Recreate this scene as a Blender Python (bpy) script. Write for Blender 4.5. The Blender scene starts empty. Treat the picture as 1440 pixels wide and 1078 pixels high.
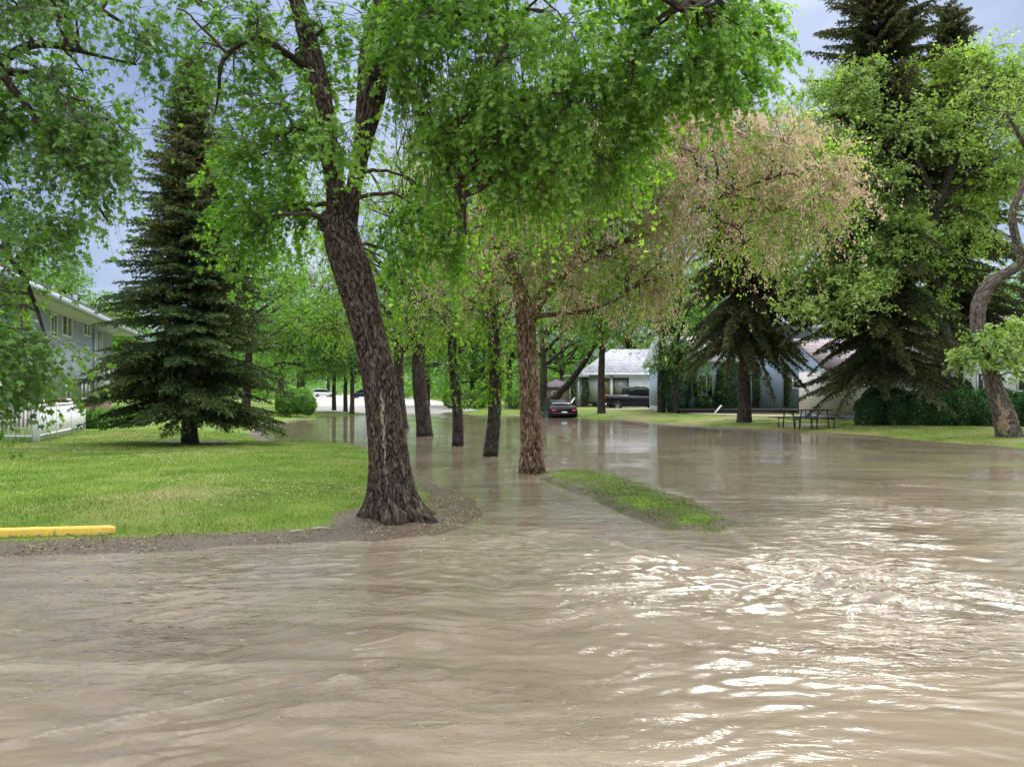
import bpy, math, random
import numpy as np
from mathutils import Vector, Matrix
S = bpy.context.scene
COL = S.collection
R = np.random.default_rng(7)
random.seed(7)
F = 1088.0; HZ = 549.0; CZ = 1.65
def P(px, py, D):
    return np.array([(px-720)/F*D, D, CZ+(HZ-py)/F*D])
def G(px, py, z=0.0):
    D = (CZ-z)*F/(py-HZ)
    return np.array([(px-720)/F*D, D])
def nrm(v): return v/np.maximum(np.linalg.norm(v, axis=-1, keepdims=True), 1e-9)

# ------------------------------------------------------------------ noise
_pr = np.random.default_rng(11)
_perm = np.concatenate([_pr.permutation(256)]*3)
_grad = nrm(_pr.normal(size=(256, 3)))
def pn(p):
    p = np.asarray(p, float); i = np.floor(p).astype(int); f = p-i
    u = f*f*f*(f*(f*6-15)+10); i &= 255; out = 0
    for dx in (0, 1):
        for dy in (0, 1):
            for dz in (0, 1):
                h = _perm[_perm[_perm[(i[:, 0]+dx) & 255]+((i[:, 1]+dy) & 255)]+((i[:, 2]+dz) & 255)]
                g = _grad[h & 255]
                d = g[:, 0]*(f[:, 0]-dx)+g[:, 1]*(f[:, 1]-dy)+g[:, 2]*(f[:, 2]-dz)
                w = (u[:, 0] if dx else 1-u[:, 0])*(u[:, 1] if dy else 1-u[:, 1])*(u[:, 2] if dz else 1-u[:, 2])
                out = out+w*d
    return out*1.6
def n2(x, y, s, o=0.0):
    x = np.asarray(x, float).ravel(); y = np.asarray(y, float).ravel()
    return pn(np.stack([x*s+o, y*s-o, np.full_like(x, o*1.7+.5)], 1))

# ------------------------------------------------------------------ mesh builder
class MB:
    def __init__(s): s.V = []; s.F = []; s.A = []; s.K = []; s.M = []; s.n = 0
    def add(s, v, f, rnd=0.5, bk=None, mat=0):
        v = np.asarray(v, float).reshape(-1, 3); n = len(v)
        s.V.append(v)
        if len(f):
            if isinstance(f, np.ndarray): s.F.append(f+s.n); s.M.append(np.full(len(f), mat))
            else:
                for q in f: s.F.append(np.array([q])+s.n); s.M.append(np.array([mat]))
        s.A.append(np.full(n, float(rnd)) if np.isscalar(rnd) else np.asarray(rnd, float).ravel())
        s.K.append(v if bk is None else bk)
        s.n += n; return s
    def box(s, c, h, rz=0, rnd=.5, mat=0, taper=1.0):
        x, y, z = h
        v = np.array([[a*x*(taper if k > 0 else 1), b*y*(taper if k > 0 else 1), k*z] for k in (-1, 1) for a, b in ((-1, -1), (1, -1), (1, 1), (-1, 1))], float)
        cs, sn = math.cos(rz), math.sin(rz)
        v = np.stack([v[:, 0]*cs-v[:, 1]*sn, v[:, 0]*sn+v[:, 1]*cs, v[:, 2]], 1)+np.asarray(c, float)
        return s.add(v, np.array([[3, 2, 1, 0], [4, 5, 6, 7], [0, 1, 5, 4], [1, 2, 6, 5], [2, 3, 7, 6], [3, 0, 4, 7]]), rnd, mat=mat)
    def bar(s, a, b, r, ns=8, rnd=.5, mat=0):
        v, f, k = tube(np.array([a, b], float), np.array([r, r]), ns, cap=True)
        return s.add(v, f, rnd, k, mat)
    def tube(s, p, r, ns=8, rnd=.5, mat=0):
        v, f, k = tube(p, r, ns); return s.add(v, f, rnd, k, mat)
    def prism(s, pts, y0, y1, M=None, rnd=.5, mat=0, inset=None):
        """polygon pts (x,z), extruded along y; inset: scale/offset function for far end"""
        n = len(pts); a = [(p[0], y0, p[1]) for p in pts]; b = [(p[0], y1, p[1]) for p in pts]
        v = np.array(a+b, float)
        if M is not None: v = xf(v, M)
        f = [list(range(n))[::1], list(range(2*n-1, n-1, -1))]
        s.add(v, [], rnd, mat=mat); off = s.n-2*n
        for q in f: s.F.append(np.array([q])+off); s.M.append(np.array([mat]))
        q = np.array([[i+n, (i+1) % n+n, (i+1) % n, i] for i in range(n)])
        s.F.append(q+off); s.M.append(np.full(n, mat)); return s
    def build(s, name, mats, parent=None, smooth=False, loc=None):
        V = np.concatenate(s.V); me = bpy.data.meshes.new(name)
        if loc is not None: V = V-np.asarray(loc)
        sizes = np.concatenate([np.full(len(f), f.shape[1]) for f in s.F]); loops = np.concatenate([f.ravel() for f in s.F])
        me.vertices.add(len(V)); me.vertices.foreach_set('co', V.astype(np.float32).ravel())
        me.loops.add(len(loops)); me.loops.foreach_set('vertex_index', loops.astype(np.int32))
        me.polygons.add(len(sizes)); st = np.concatenate([[0], np.cumsum(sizes)[:-1]])
        me.polygons.foreach_set('loop_start', st.astype(np.int32)); me.polygons.foreach_set('loop_total', sizes.astype(np.int32))
        if not isinstance(mats, (list, tuple)): mats = [mats]
        for m in mats: me.materials.append(m)
        me.polygons.foreach_set('material_index', np.concatenate(s.M).astype(np.int32))
        if smooth: me.polygons.foreach_set('use_smooth', np.ones(len(sizes), bool))
        me.update(calc_edges=True)
        a = me.attributes.new('rnd', 'FLOAT', 'POINT'); a.data.foreach_set('value', np.concatenate(s.A).astype(np.float32))
        k = np.concatenate(s.K)
        a = me.attributes.new('bk', 'FLOAT_VECTOR', 'POINT'); a.data.foreach_set('vector', k.astype(np.float32).ravel())
        o = bpy.data.objects.new(name, me); COL.objects.link(o)
        if parent is not None: o.parent = parent
        elif loc is not None: o.location = loc
        return o
def xf(v, M):
    v = np.asarray(v, float); A = np.array(M)[:3, :3]; return v@A.T+np.array(M)[:3, 3]
def tube(p, r, ns=8, cap=False):
    p = np.asarray(p, float); r = np.asarray(r, float); n = len(p)
    t = nrm(np.gradient(p, axis=0)); up = np.array([0, 1., 0]) if abs(t[0][2]) > .5 else np.array([0, 0, 1.])
    u = nrm(np.cross(t[0], up)); U = [u]
    for i in range(1, n):
        u = u-t[i]*np.dot(u, t[i]); u = nrm(u); U.append(u)
    U = np.array(U); W = np.cross(t, U); a = np.arange(ns)*2*np.pi/ns
    ring = p[:, None]+(U[:, None]*np.cos(a)[None, :, None]+W[:, None]*np.sin(a)[None, :, None])*r[:, None, None]
    L = np.concatenate([[0], np.cumsum(np.linalg.norm(np.diff(p, axis=0), axis=1))])
    bk = np.stack([np.cos(a)[None]*r[:, None], np.sin(a)[None]*r[:, None], np.repeat(L[:, None], ns, 1)], 2)
    i = np.arange(n-1)[:, None]*ns; j = np.arange(ns)[None]; j2 = (j+1) % ns
    f = np.stack([i+j, i+j2, i+ns+j2, i+ns+j], 2).reshape(-1, 4)
    if cap:
        fl = [q for q in f]+[np.arange(ns)[::-1], (n-1)*ns+np.arange(ns)]
        return ring.reshape(-1, 3), [list(map(int, q)) for q in fl], bk.reshape(-1, 3)
    return ring.reshape(-1, 3), f, bk.reshape(-1, 3)
def spline(p, m):
    """Catmull-Rom through rows of p (any width), m samples"""
    p = np.asarray(p, float); n = len(p); q = np.vstack([2*p[0]-p[1], p, 2*p[-1]-p[-2]])
    t = np.linspace(0, n-1-1e-6, m); i = t.astype(int); f = (t-i)[:, None]
    a, b, c, d = q[i], q[i+1], q[i+2], q[i+3]
    return .5*((2*b)+(c-a)*f+(2*a-5*b+4*c-d)*f*f+(3*b-a-3*c+d)*f**3)

# ------------------------------------------------------------------ tags
def tag(o, label=None, cat=None, group=None, kind=None):
    if label: o['label'] = label
    if cat: o['category'] = cat
    if group: o['group'] = group
    if kind: o['kind'] = kind
    return o
def thing(name, label, cat, loc=(0, 0, 0), rz=0, group=None, sc=None):
    o = bpy.data.objects.new(name, None); COL.objects.link(o); o.empty_display_size = .2
    o.location = loc; o.rotation_euler = (0, 0, rz)
    if sc is not None: o.scale = sc
    return tag(o, label, cat, group)
def kids(o): return [c for c in bpy.data.objects if c.parent == o]
def dup(o, loc=None, rz=None, sc=None, label=None, group=None, parent=None):
    c = o.copy(); COL.objects.link(c)
    if parent is not None: c.parent = parent
    if loc is not None: c.location = loc
    if rz is not None: c.rotation_euler = (0, 0, rz)
    if sc is not None: c.scale = sc
    if label: c['label'] = label
    if group: c['group'] = group
    for k in kids(o): dup(k, parent=c)
    return c

# ------------------------------------------------------------------ materials
def mat(name, build):
    m = bpy.data.materials.new(name); m.use_nodes = True; nt = m.node_tree; nt.nodes.clear()
    out = nt.nodes.new('ShaderNodeOutputMaterial'); N = lambda t, **k: node(nt, t, k)
    s = build(nt, N, out)
    if s is not None: nt.links.new(s, out.inputs['Surface'])
    return m
def node(nt, t, k):
    n = nt.nodes.new('ShaderNode'+t)
    for a, v in k.items():
        if a in n.inputs.keys():
            if hasattr(v, 'node'): nt.links.new(v, n.inputs[a])
            else: n.inputs[a].default_value = v
        elif a[0] == '_' and a[1:].isdigit():
            if hasattr(v, 'node'): nt.links.new(v, n.inputs[int(a[1:])])
            else: n.inputs[int(a[1:])].default_value = v
        else: setattr(n, a, v)
    return n
def ramp(nt, fac, stops, interp='LINEAR'):
    r = nt.nodes.new('ShaderNodeValToRGB'); r.color_ramp.interpolation = interp
    e = r.color_ramp.elements
    while len(e) < len(stops): e.new(.5)
    for i, (p, c) in enumerate(stops): e[i].position = p; e[i].color = (*c, 1) if len(c) == 3 else c
    nt.links.new(fac, r.inputs[0]); return r.outputs[0]
def attr(N, name, o='Fac'): return N('Attribute', attribute_name=name).outputs[o]
def plain(name, c, rough=.6, var=.25, scale=6, bump=.0, metal=0, spec=.5, c2=None):
    def b(nt, N, out):
        tc = N('TexCoord').outputs['Object']
        n = N('TexNoise', Vector=tc, Scale=scale, Detail=5.0).outputs['Fac']
        c2_ = c2 or tuple(x*(1-var) for x in c)
        col = ramp(nt, n, [(.3, c2_), (.7, c)])
        p = N('BsdfPrincipled', **{'Base Color': col, 'Roughness': rough, 'Metallic': metal, 'Specular IOR Level': spec})
        if bump:
            n3 = N('TexNoise', Vector=tc, Scale=scale*6, Detail=4.0).outputs['Fac']
            bp = N('Bump', Height=n3, Strength=bump, Distance=.02); nt.links.new(bp.outputs[0], p.inputs['Normal'])
        return p.outputs[0]
    return mat(name, b)
def leafmat(name, stops, trans=.4, rough=.45, spec=.35, tcol=(.42, .62, .06), brown=None):
    def b(nt, N, out):
        a = attr(N, 'rnd')
        col = ramp(nt, a, stops)
        p = N('BsdfPrincipled', **{'Base Color': col, 'Roughness': rough, 'Specular IOR Level': spec})
        tm = N('MixRGB', blend_type='MULTIPLY', Fac=1.0, Color2=(*[x*3.4 for x in tcol], 1)); nt.links.new(col, tm.inputs['Color1'])
        t = N('BsdfTranslucent', Color=tm.outputs[0])
        mx = N('MixShader', Fac=trans); nt.links.new(p.outputs[0], mx.inputs[1]); nt.links.new(t.outputs[0], mx.inputs[2])
        return mx.outputs[0]
    return mat(name, b)
M = {}
TC = (.46, .56, .12)
M['leaf_maple'] = leafmat('maple_leaf', [(0, (.065, .135, .025)), (.45, (.135, .26, .05)), (.8, (.21, .36, .08)), (1, (.32, .44, .13))], .52, .38, .5, TC)
M['leaf_mid'] = leafmat('street_tree_leaf', [(0, (.05, .10, .018)), (.5, (.12, .225, .03)), (1, (.25, .36, .06))], .5, .45, .35, TC)
M['leaf_left'] = leafmat('left_tree_leaf', [(0, (.04, .09, .02)), (.5, (.09, .185, .038)), (1, (.19, .31, .085))], .48, .4, .5, TC)
M['leaf_far'] = leafmat('distant_leaf', [(0, (.05, .115, .03)), (.5, (.105, .21, .05)), (1, (.21, .34, .09))], .45, .45, .35, TC)
M['leaf_elm'] = leafmat('elm_leaf', [(0, (.13, .19, .065)), (.5, (.24, .335, .115)), (1, (.38, .47, .20))], .48, .45, .35, TC)
M['leaf_pale'] = leafmat('pale_leaf', [(0, (.09, .16, .04)), (.5, (.17, .28, .06)), (1, (.30, .40, .12))], .48, .45, .35, TC)
M['seed'] = leafmat('seed_key', [(0, (.38, .29, .20)), (.5, (.64, .53, .38)), (1, (.80, .71, .56))], .42, .7, .2, (.35, .30, .26))
M['needle'] = leafmat('spruce_needle', [(0, (.018, .038, .014)), (.5, (.048, .082, .026)), (.78, (.105, .14, .04)), (1, (.26, .17, .085))], .15, .55, .3)
M['needle_dark'] = leafmat('dark_spruce_needle', [(0, (.018, .028, .012)), (.5, (.058, .070, .024)), (.8, (.13, .12, .04)), (1, (.28, .17, .07))], .15, .6, .3)
M['hedge'] = leafmat('hedge_leaf', [(0, (.014, .05, .014)), (.5, (.035, .10, .028)), (1, (.09, .19, .05))], .3)
M['bush'] = leafmat('bush_leaf', [(0, (.04, .10, .02)), (.5, (.10, .22, .04)), (1, (.24, .40, .10))], .4, .45, .35, TC)
M['ivy'] = leafmat('ivy_leaf', [(0, (.018, .045, .018)), (.5, (.045, .095, .03)), (1, (.10, .17, .055))], .3)
M['grass'] = leafmat('grass_blade', [(0, (.055, .095, .014)), (.55, (.13, .21, .02)), (.85, (.21, .29, .045)), (1, (.38, .34, .18))], .3, .55, .2, (.4, .5, .1))
M['litter'] = leafmat('leaf_litter', [(0, (.06, .04, .025)), (.4, (.16, .11, .06)), (.7, (.38, .31, .17)), (1, (.62, .55, .38))], .15, .7, .2, (.35, .33, .25))
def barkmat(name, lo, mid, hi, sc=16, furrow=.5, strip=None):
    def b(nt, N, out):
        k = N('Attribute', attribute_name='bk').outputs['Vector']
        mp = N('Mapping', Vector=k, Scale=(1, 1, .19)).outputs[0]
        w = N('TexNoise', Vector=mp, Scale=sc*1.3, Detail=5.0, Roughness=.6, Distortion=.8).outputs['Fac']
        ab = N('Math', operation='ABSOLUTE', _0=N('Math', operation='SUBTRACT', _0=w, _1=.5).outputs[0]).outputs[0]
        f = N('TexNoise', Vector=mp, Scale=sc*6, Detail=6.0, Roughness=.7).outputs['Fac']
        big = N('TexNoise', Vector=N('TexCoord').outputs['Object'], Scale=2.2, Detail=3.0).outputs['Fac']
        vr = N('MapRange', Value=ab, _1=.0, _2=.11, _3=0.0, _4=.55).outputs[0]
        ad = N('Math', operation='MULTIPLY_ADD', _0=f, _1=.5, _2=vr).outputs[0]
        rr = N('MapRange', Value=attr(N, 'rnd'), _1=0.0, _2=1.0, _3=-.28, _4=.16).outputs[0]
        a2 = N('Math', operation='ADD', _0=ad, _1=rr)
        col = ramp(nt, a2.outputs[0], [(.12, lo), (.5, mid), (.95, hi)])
        c2 = N('MixRGB', blend_type='MULTIPLY', Fac=.6, Color1=col, Color2=ramp(nt, big, [(.3, (.6, .6, .62)), (.7, (1.15, 1.1, 1.05))]))
        c = c2.outputs[0]
        pz = N('Math', operation='MULTIPLY_ADD', _0=big, _1=.22, _2=0.0); wz = N('Math', operation='SUBTRACT', _0=N('SeparateXYZ', Vector=N('NewGeometry').outputs['Position']).outputs['Z'], _1=pz.outputs[0]).outputs[0]
        c = N('MixRGB', blend_type='MULTIPLY', Fac=N('MapRange', Value=wz, _1=-.02, _2=.05, _3=.75, _4=0.0).outputs[0], Color1=c, Color2=(.30, .27, .24, 1)).outputs[0]
        if strip:
            sm = N('MixRGB', Fac=N('MapRange', Value=attr(N, 'rnd'), _1=1.5, _2=1.9).outputs[0], Color1=c, Color2=(*strip, 1)); c = sm.outputs[0]
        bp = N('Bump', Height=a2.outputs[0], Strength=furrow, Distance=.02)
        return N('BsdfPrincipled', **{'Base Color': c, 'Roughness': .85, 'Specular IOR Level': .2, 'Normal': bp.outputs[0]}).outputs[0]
    return mat(name, b)
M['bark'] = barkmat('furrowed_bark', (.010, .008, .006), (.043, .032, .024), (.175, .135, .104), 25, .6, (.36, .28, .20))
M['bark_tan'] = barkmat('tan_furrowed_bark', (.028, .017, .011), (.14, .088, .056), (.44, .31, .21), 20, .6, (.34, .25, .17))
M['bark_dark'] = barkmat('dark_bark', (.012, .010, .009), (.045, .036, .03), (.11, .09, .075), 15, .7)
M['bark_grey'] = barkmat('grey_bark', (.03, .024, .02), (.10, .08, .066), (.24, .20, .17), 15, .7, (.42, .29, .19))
M['twig'] = plain('twig_bark', (.075, .052, .042), .8, .4, 20)
M['twig_red'] = plain('reddish_twig_bark', (.13, .07, .055), .8, .4, 20)

# ------------------------------------------------------------------ terrain
def seg_sd(x, y, poly):
    """signed distance: positive inside poly"""
    x = np.asarray(x, float); y = np.asarray(y, float); d = np.full(x.shape, 1e9); ins = np.zeros(x.shape, bool)
    n = len(poly)
    for i in range(n):
        ax, ay = poly[i]; bx, by = poly[(i+1) % n]; ex, ey = bx-ax, by-ay
        t = np.clip(((x-ax)*ex+(y-ay)*ey)/(ex*ex+ey*ey+1e-12), 0, 1)
        d = np.minimum(d, np.hypot(x-ax-t*ex, y-ay-t*ey))
        c = ((ay > y) != (by > y)) & (x < ex*(y-ay)/(ey if abs(ey) > 1e-12 else 1e-12)+ax)
        ins ^= c
    return np.where(ins, d, -d)
WPX = [(0, 783), (100, 781), (200, 778), (300, 771), (400, 764), (500, 761), (580, 757), (625, 750), (655, 738), (672, 722), (668, 708), (640, 692), (612, 677), (590, 666), (570, 645), (545, 633),
       (500, 624), (440, 621), (392, 622), (372, 616), (368, 606), (385, 598), (420, 592), (446, 589), (452, 584), (500, 584), (530, 580), (600, 580), (660, 583), (740, 584), (800, 587), (860, 590), (960, 599),
       (1040, 604), (1100, 607), (1200, 613), (1300, 623), (1440, 634)]
WAT = [(-70., -40.), (-70., 6.5), (-30., 7.1), (-14., 7.4)]+[tuple(G(*p)) for p in WPX]+[(22., 17.5), (34., 15.), (90., 9.), (90., -40.)]
ISL = [tuple(G(*p)) for p in [(748, 668), (790, 661), (850, 664), (900, 677), (955, 697), (1010, 722), (1035, 738), (1018, 747), (985, 749), (940, 745), (890, 728), (840, 706), (790, 686)]]
def sdl(x, y):
    w = -seg_sd(x, y, WAT); i = seg_sd(x, y, ISL)
    nz = .16*n2(x, y, 1.1, 3.1).reshape(np.shape(x))+.07*n2(x, y, 4.2, 8.1).reshape(np.shape(x))
    near = np.clip((40-np.asarray(y))/10, 0, 1)
    return w+nz*near, i+nz*.8
def gz(x, y):
    x = np.asarray(x, float); y = np.asarray(y, float); w, i = sdl(x, y)
    l = np.where(w > 0, .24*(1-np.exp(-np.maximum(w, 0)*.42)), np.maximum(-.4, w*.15))
    k = np.where(i > 0, .075*(1-np.exp(-np.maximum(i, 0)*2.5)), np.maximum(-.4, i*.2))
    z = np.maximum(l, k)
    near = np.clip((34-y)/8, 0, 1)*np.clip((18-np.abs(x))/4, 0, 1)
    z = z+near*(.012*n2(x, y, 2.0, 1.3).reshape(x.shape)+.005*n2(x, y, 7.0, 5.3).reshape(x.shape))
    return z
def gzs(x, y): return float(gz(np.array([x]), np.array([y]))[0])
def axis(lo, hi, st, far, k=1.18):
    a = list(np.arange(lo, hi+1e-6, st)); s = st; v = hi
    while v < far[1]: s *= k; v += s; a.append(v)
    s = st; v = lo; b = []
    while v > far[0]: s *= k; v -= s; b.append(v)
    return np.array(b[::-1]+a)
def grid(xs, ys):
    X, Y = np.meshgrid(xs, ys); nx, ny = len(xs), len(ys)
    i = (np.arange(ny-1)[:, None]*nx+np.arange(nx-1)[None]).ravel()
    return X.ravel(), Y.ravel(), np.stack([i, i+1, i+1+nx, i+nx], 1)

def gmat(nt, N, out):
    pos = N('NewGeometry').outputs['Position']
    g = attr(N, 'rnd')
    n1 = N('TexNoise', Vector=pos, Scale=1.3, Detail=6.0, Roughness=.6).outputs['Fac']
    n3 = N('TexNoise', Vector=pos, Scale=34.0, Detail=4.0, Roughness=.7).outputs['Fac']
    nb = N('TexNoise', Vector=pos, Scale=.33, Detail=3.0).outputs['Fac']
    grass = ramp(nt, n1, [(.3, (.07, .125, .014)), (.5, (.105, .18, .018)), (.72, (.16, .22, .035))])
    gb = N('MixRGB', blend_type='MULTIPLY', Fac=.5, Color2=(1, 1, 1, 1)); nt.links.new(grass, gb.inputs['Color1'])
    nt.links.new(ramp(nt, n3, [(.3, (.35, .4, .3)), (.7, (1.3, 1.25, 1.2))]), gb.inputs['Color2'])
    dry = N('MixRGB', Color2=(.23, .19, .09, 1)); nt.links.new(gb.outputs[0], dry.inputs['Color1'])
    rx = N('MapRange', Value=N('SeparateXYZ', Vector=pos).outputs['X'], _1=2.0, _2=9.0, _3=0.0, _4=.07).outputs[0]
    nt.links.new(N('MapRange', Value=N('Math', operation='ADD', _0=nb, _1=rx).outputs[0], _1=.52, _2=.70, _3=0.0, _4=.75).outputs[0], dry.inputs['Fac'])
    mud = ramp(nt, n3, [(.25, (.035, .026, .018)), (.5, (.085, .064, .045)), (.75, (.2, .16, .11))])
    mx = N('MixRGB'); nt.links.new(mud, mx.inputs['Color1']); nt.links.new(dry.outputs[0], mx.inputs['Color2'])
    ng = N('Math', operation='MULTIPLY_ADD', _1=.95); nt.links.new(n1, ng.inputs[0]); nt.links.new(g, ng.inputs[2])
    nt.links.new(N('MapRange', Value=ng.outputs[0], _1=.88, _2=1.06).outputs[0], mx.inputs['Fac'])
    bp = N('Bump', Height=n3, Strength=.6, Distance=.02)
    ro = N('MapRange', Value=ng.outputs[0], _1=.8, _2=1.1, _3=.45, _4=.9)
    p = N('BsdfPrincipled', **{'Base Color': mx.outputs[0], 'Roughness': ro.outputs[0], 'Specular IOR Level': .25, 'Normal': bp.outputs[0]})
    return p.outputs[0]
M['ground'] = mat('lawn_and_mud', gmat)
TREE1 = P(556, 728, 9.6)
def grassiness(x, y):
    w, i = sdl(x, y)
    g = np.clip((np.maximum(w-.25, np.minimum(i-.06, .22)))*2.2, 0, 1)
    # right-hand bank is thinner and browner; far ground is lawn
    front = (y < 12) & (w > 0) & (x < 0)
    g = np.where(front, np.clip((w-.34)*1.8, 0, 1), g)
    g = np.where((y > 45), np.where(w > 0, 1, 0), g)
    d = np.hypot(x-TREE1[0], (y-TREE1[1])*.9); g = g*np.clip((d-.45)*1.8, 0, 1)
    for (px, py, D, r) in ((268, 622, 22.5, 2.3), (1128, 602, 33.5, 2.6), (1046, 594, 39.5, 2.4)):  # grass browned to mud round these spots; under the lawn spruce it paints shade
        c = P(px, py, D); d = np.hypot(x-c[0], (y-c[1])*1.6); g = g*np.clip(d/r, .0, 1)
    return g
xs = axis(-17, 17, .13, (-900, 900)); ys = axis(5.5, 34, .13, (-300, 1500))
X, Y, FQ = grid(xs, ys); Z = gz(X, Y)
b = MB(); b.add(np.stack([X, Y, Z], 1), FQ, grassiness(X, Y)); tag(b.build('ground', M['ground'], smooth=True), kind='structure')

# ------------------------------------------------------------------ water
def wmat(nt, N, out):
    pos = N('NewGeometry').outputs['Position']
    mp = N('Mapping', Vector=pos, Scale=(.75, 2.0, 1), Rotation=(0, 0, -.14)).outputs[0]
    a = N('TexNoise', Vector=mp, Scale=5.5, Detail=4.0, Roughness=.55, Distortion=.6).outputs['Fac']
    c = N('TexNoise', Vector=mp, Scale=13.0, Detail=2.0, Roughness=.5).outputs['Fac']
    s = N('Math', operation='MULTIPLY_ADD', _1=.2); nt.links.new(c, s.inputs[0]); nt.links.new(a, s.inputs[2])
    cp = N('CameraData').outputs['View Distance'] if False else None
    sep = N('SeparateXYZ', Vector=pos).outputs['Y']
    calm = N('MapRange', Value=sep, _1=9.0, _2=24.0, _3=.9, _4=.07).outputs[0]
    patch = N('TexNoise', Vector=pos, Scale=.45, Detail=2.0).outputs['Fac']
    ps = N('MapRange', Value=patch, _1=.38, _2=.62, _3=.12, _4=1.1).outputs[0]
    st = N('Math', operation='MULTIPLY', _0=calm, _1=ps); st2 = N('Math', operation='MULTIPLY', _0=st.outputs[0], _1=.62)
    bp = N('Bump', Height=s.outputs[0], Distance=.07); nt.links.new(st2.outputs[0], bp.inputs['Strength'])
    mp2 = N('Mapping', Vector=pos, Scale=(.35, 1.5, 1), Rotation=(0, 0, -.30)).outputs[0]
    big = N('TexNoise', Vector=mp2, Scale=1.0, Detail=5.0, Roughness=.6, Distortion=1.2).outputs['Fac']
    col = ramp(nt, big, [(.28, (.126, .099, .070)), (.5, (.182, .147, .107)), (.72, (.248, .206, .155))])
    foam = N('MixRGB', Color2=(.50, .44, .37, 1)); nt.links.new(col, foam.inputs['Color1'])
    fn = N('TexNoise', Vector=mp, Scale=26.0, Detail=4.0, Roughness=.7).outputs['Fac']
    fa = N('Math', operation='MULTIPLY', _0=attr(N, 'rnd'), _1=N('MapRange', Value=fn, _1=.40, _2=.66).outputs[0])
    nt.links.new(fa.outputs[0], foam.inputs['Fac'])
    # silt lights up from below the surface, so only the reflection follows the ripples
    di = N('BsdfDiffuse', Color=foam.outputs[0], Normal=N('MixRGB', Fac=.22, Color1=(0, 0, 1, 1), Color2=bp.outputs[0]).outputs[0])
    gl = N('BsdfGlossy', Color=(1, 1, 1, 1), Roughness=.025, Normal=bp.outputs[0])
    fr = N('Fresnel', IOR=1.34, Normal=bp.outputs[0])
    ms = N('MixShader', _0=fr.outputs[0], _1=di.outputs[0], _2=gl.outputs[0])
    return ms.outputs[0]
M['water'] = mat('muddy_water', wmat)
xs = axis(-6., 7.6, .027, (-95, 95), 1.12); ys = axis(2.4, 12.0, .021, (-45, 75), 1.06)
X, Y, FQ = grid(xs, ys)
wx = X+.5*n2(X, Y, .7, 2.2)+.12*n2(X, Y, 2.6, 4.4); wy = Y+.5*n2(X, Y, .6, 6.2)+.10*n2(X, Y, 2.9, 9.4)-.16*X*np.clip((1.5-X)/4, 0, 1)
rr = np.random.default_rng(5); H = np.zeros_like(X)
for i in range(34):
    lam = .105*(1.068**i); th = math.radians(97+rr.normal()*20)
    th2 = th+np.clip((1.0-X)/6, -.6, 1)*.28       # crests swing round with the current
    k = 2*np.pi/lam; A = .0030*(lam/.12)**.36
    env = .5+.5*np.clip(1.6*n2(X, Y, .9/(lam+.5), i*1.7)+.3, -1, 1)
    H += A*env*(np.exp(.8*np.sin(k*(wx*math.cos(th)+wy*math.sin(th))+rr.uniform(0, 6.28)))-1.17)/.9
def gs(cx, cy, sx, sy, a, ang=0):
    dx = X-cx; dy = Y-cy; c, s = math.cos(ang), math.sin(ang); u = dx*c+dy*s; v = -dx*s+dy*c
    return a*np.exp(-(u/sx)**2-(v/sy)**2)
amp = .36+.0*X
def wg(px, py): return G(px, py)
c = wg(1150, 820); amp += gs(c[0], c[1], 1.5, 1.0, 1.05)
c = wg(820, 800); amp += gs(c[0], c[1], 1.3, .8, .55)
c = wg(760, 950); amp += gs(c[0], c[1], 1.6, .9, .45)
c = wg(1000, 1040); amp += gs(c[0], c[1], .4, .3, .25)
c = wg(250, 900); amp += gs(c[0], c[1], 1.6, 1.3, .3)
c = wg(1250, 1010); amp += gs(c[0], c[1], 1.6, .75, -.24)
c = wg(900, 1040); amp += gs(c[0], c[1], .8, .5, -.15); amp = np.maximum(amp, .10)
fade = np.clip((13.5-Y)/4, 0.10, 1)*np.clip((9.5-np.abs(X))/3, .08, 1)
shore = np.clip(-np.maximum(*sdl(X, Y))*1.6, 0.05, 1)
foam = np.zeros_like(X)
Zw = H*amp*fade*shore
def ridge(pts, w, a, fo, seed):
    global Zw, foam
    q = spline(np.array([G(*p) for p in pts]), 40); d = np.full(X.shape, 1e9); side = np.zeros(X.shape); T = np.zeros(X.shape)
    m = (np.abs(X-q[:, 0].mean()) < 6) & (np.abs(Y-q[:, 1].mean()) < 5); xi = X[m]; yi = Y[m]; dm = np.full(xi.shape, 1e9); sm = np.zeros(xi.shape); tm = np.zeros(xi.shape)
    for i in range(39):
        ax, ay = q[i]; ex, ey = q[i+1]-q[i]; t = np.clip(((xi-ax)*ex+(yi-ay)*ey)/(ex*ex+ey*ey), 0, 1)
        dd = np.hypot(xi-ax-t*ex, yi-ay-t*ey); s = np.sign((xi-ax)*ey-(yi-ay)*ex); k = dd < dm
        dm[k] = dd[k]; sm[k] = s[k]; tm[k] = (i+t[k])/39
    dm = dm+.05*n2(xi, yi, 3.5, seed); e = np.clip(tm*6, 0, 1)*np.clip((1-tm)*4, 0, 1)*(.6+.6*n2(xi, yi, 2.2, seed+2))
    Zw[m] += a*e*(np.exp(-(dm/w)**2)-.5*np.exp(-((dm-2.2*w)/w)**2))
    foam[m] = np.maximum(foam[m], np.clip(fo*e*np.exp(-(dm/(w*.8))**2), 0, 1))
ridge([(700, 745), (790, 750), (870, 765), (960, 790), (1020, 800)], .08, .030, .6, 1.1)
ridge([(760, 790), (840, 778), (930, 790), (990, 810)], .07, .015, .3, 2.1)
ridge([(1000, 725), (1060, 765), (1130, 800)], .07, .02, .4, 3.3)
ridge([(1090, 806), (1130, 795), (1165, 796), (1182, 812)], .07, .024, .4, 4.3)
ridge([(-60, 1060), (120, 1020), (300, 985), (470, 955), (640, 925)], .045, .020, .65, 5.3)
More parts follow.
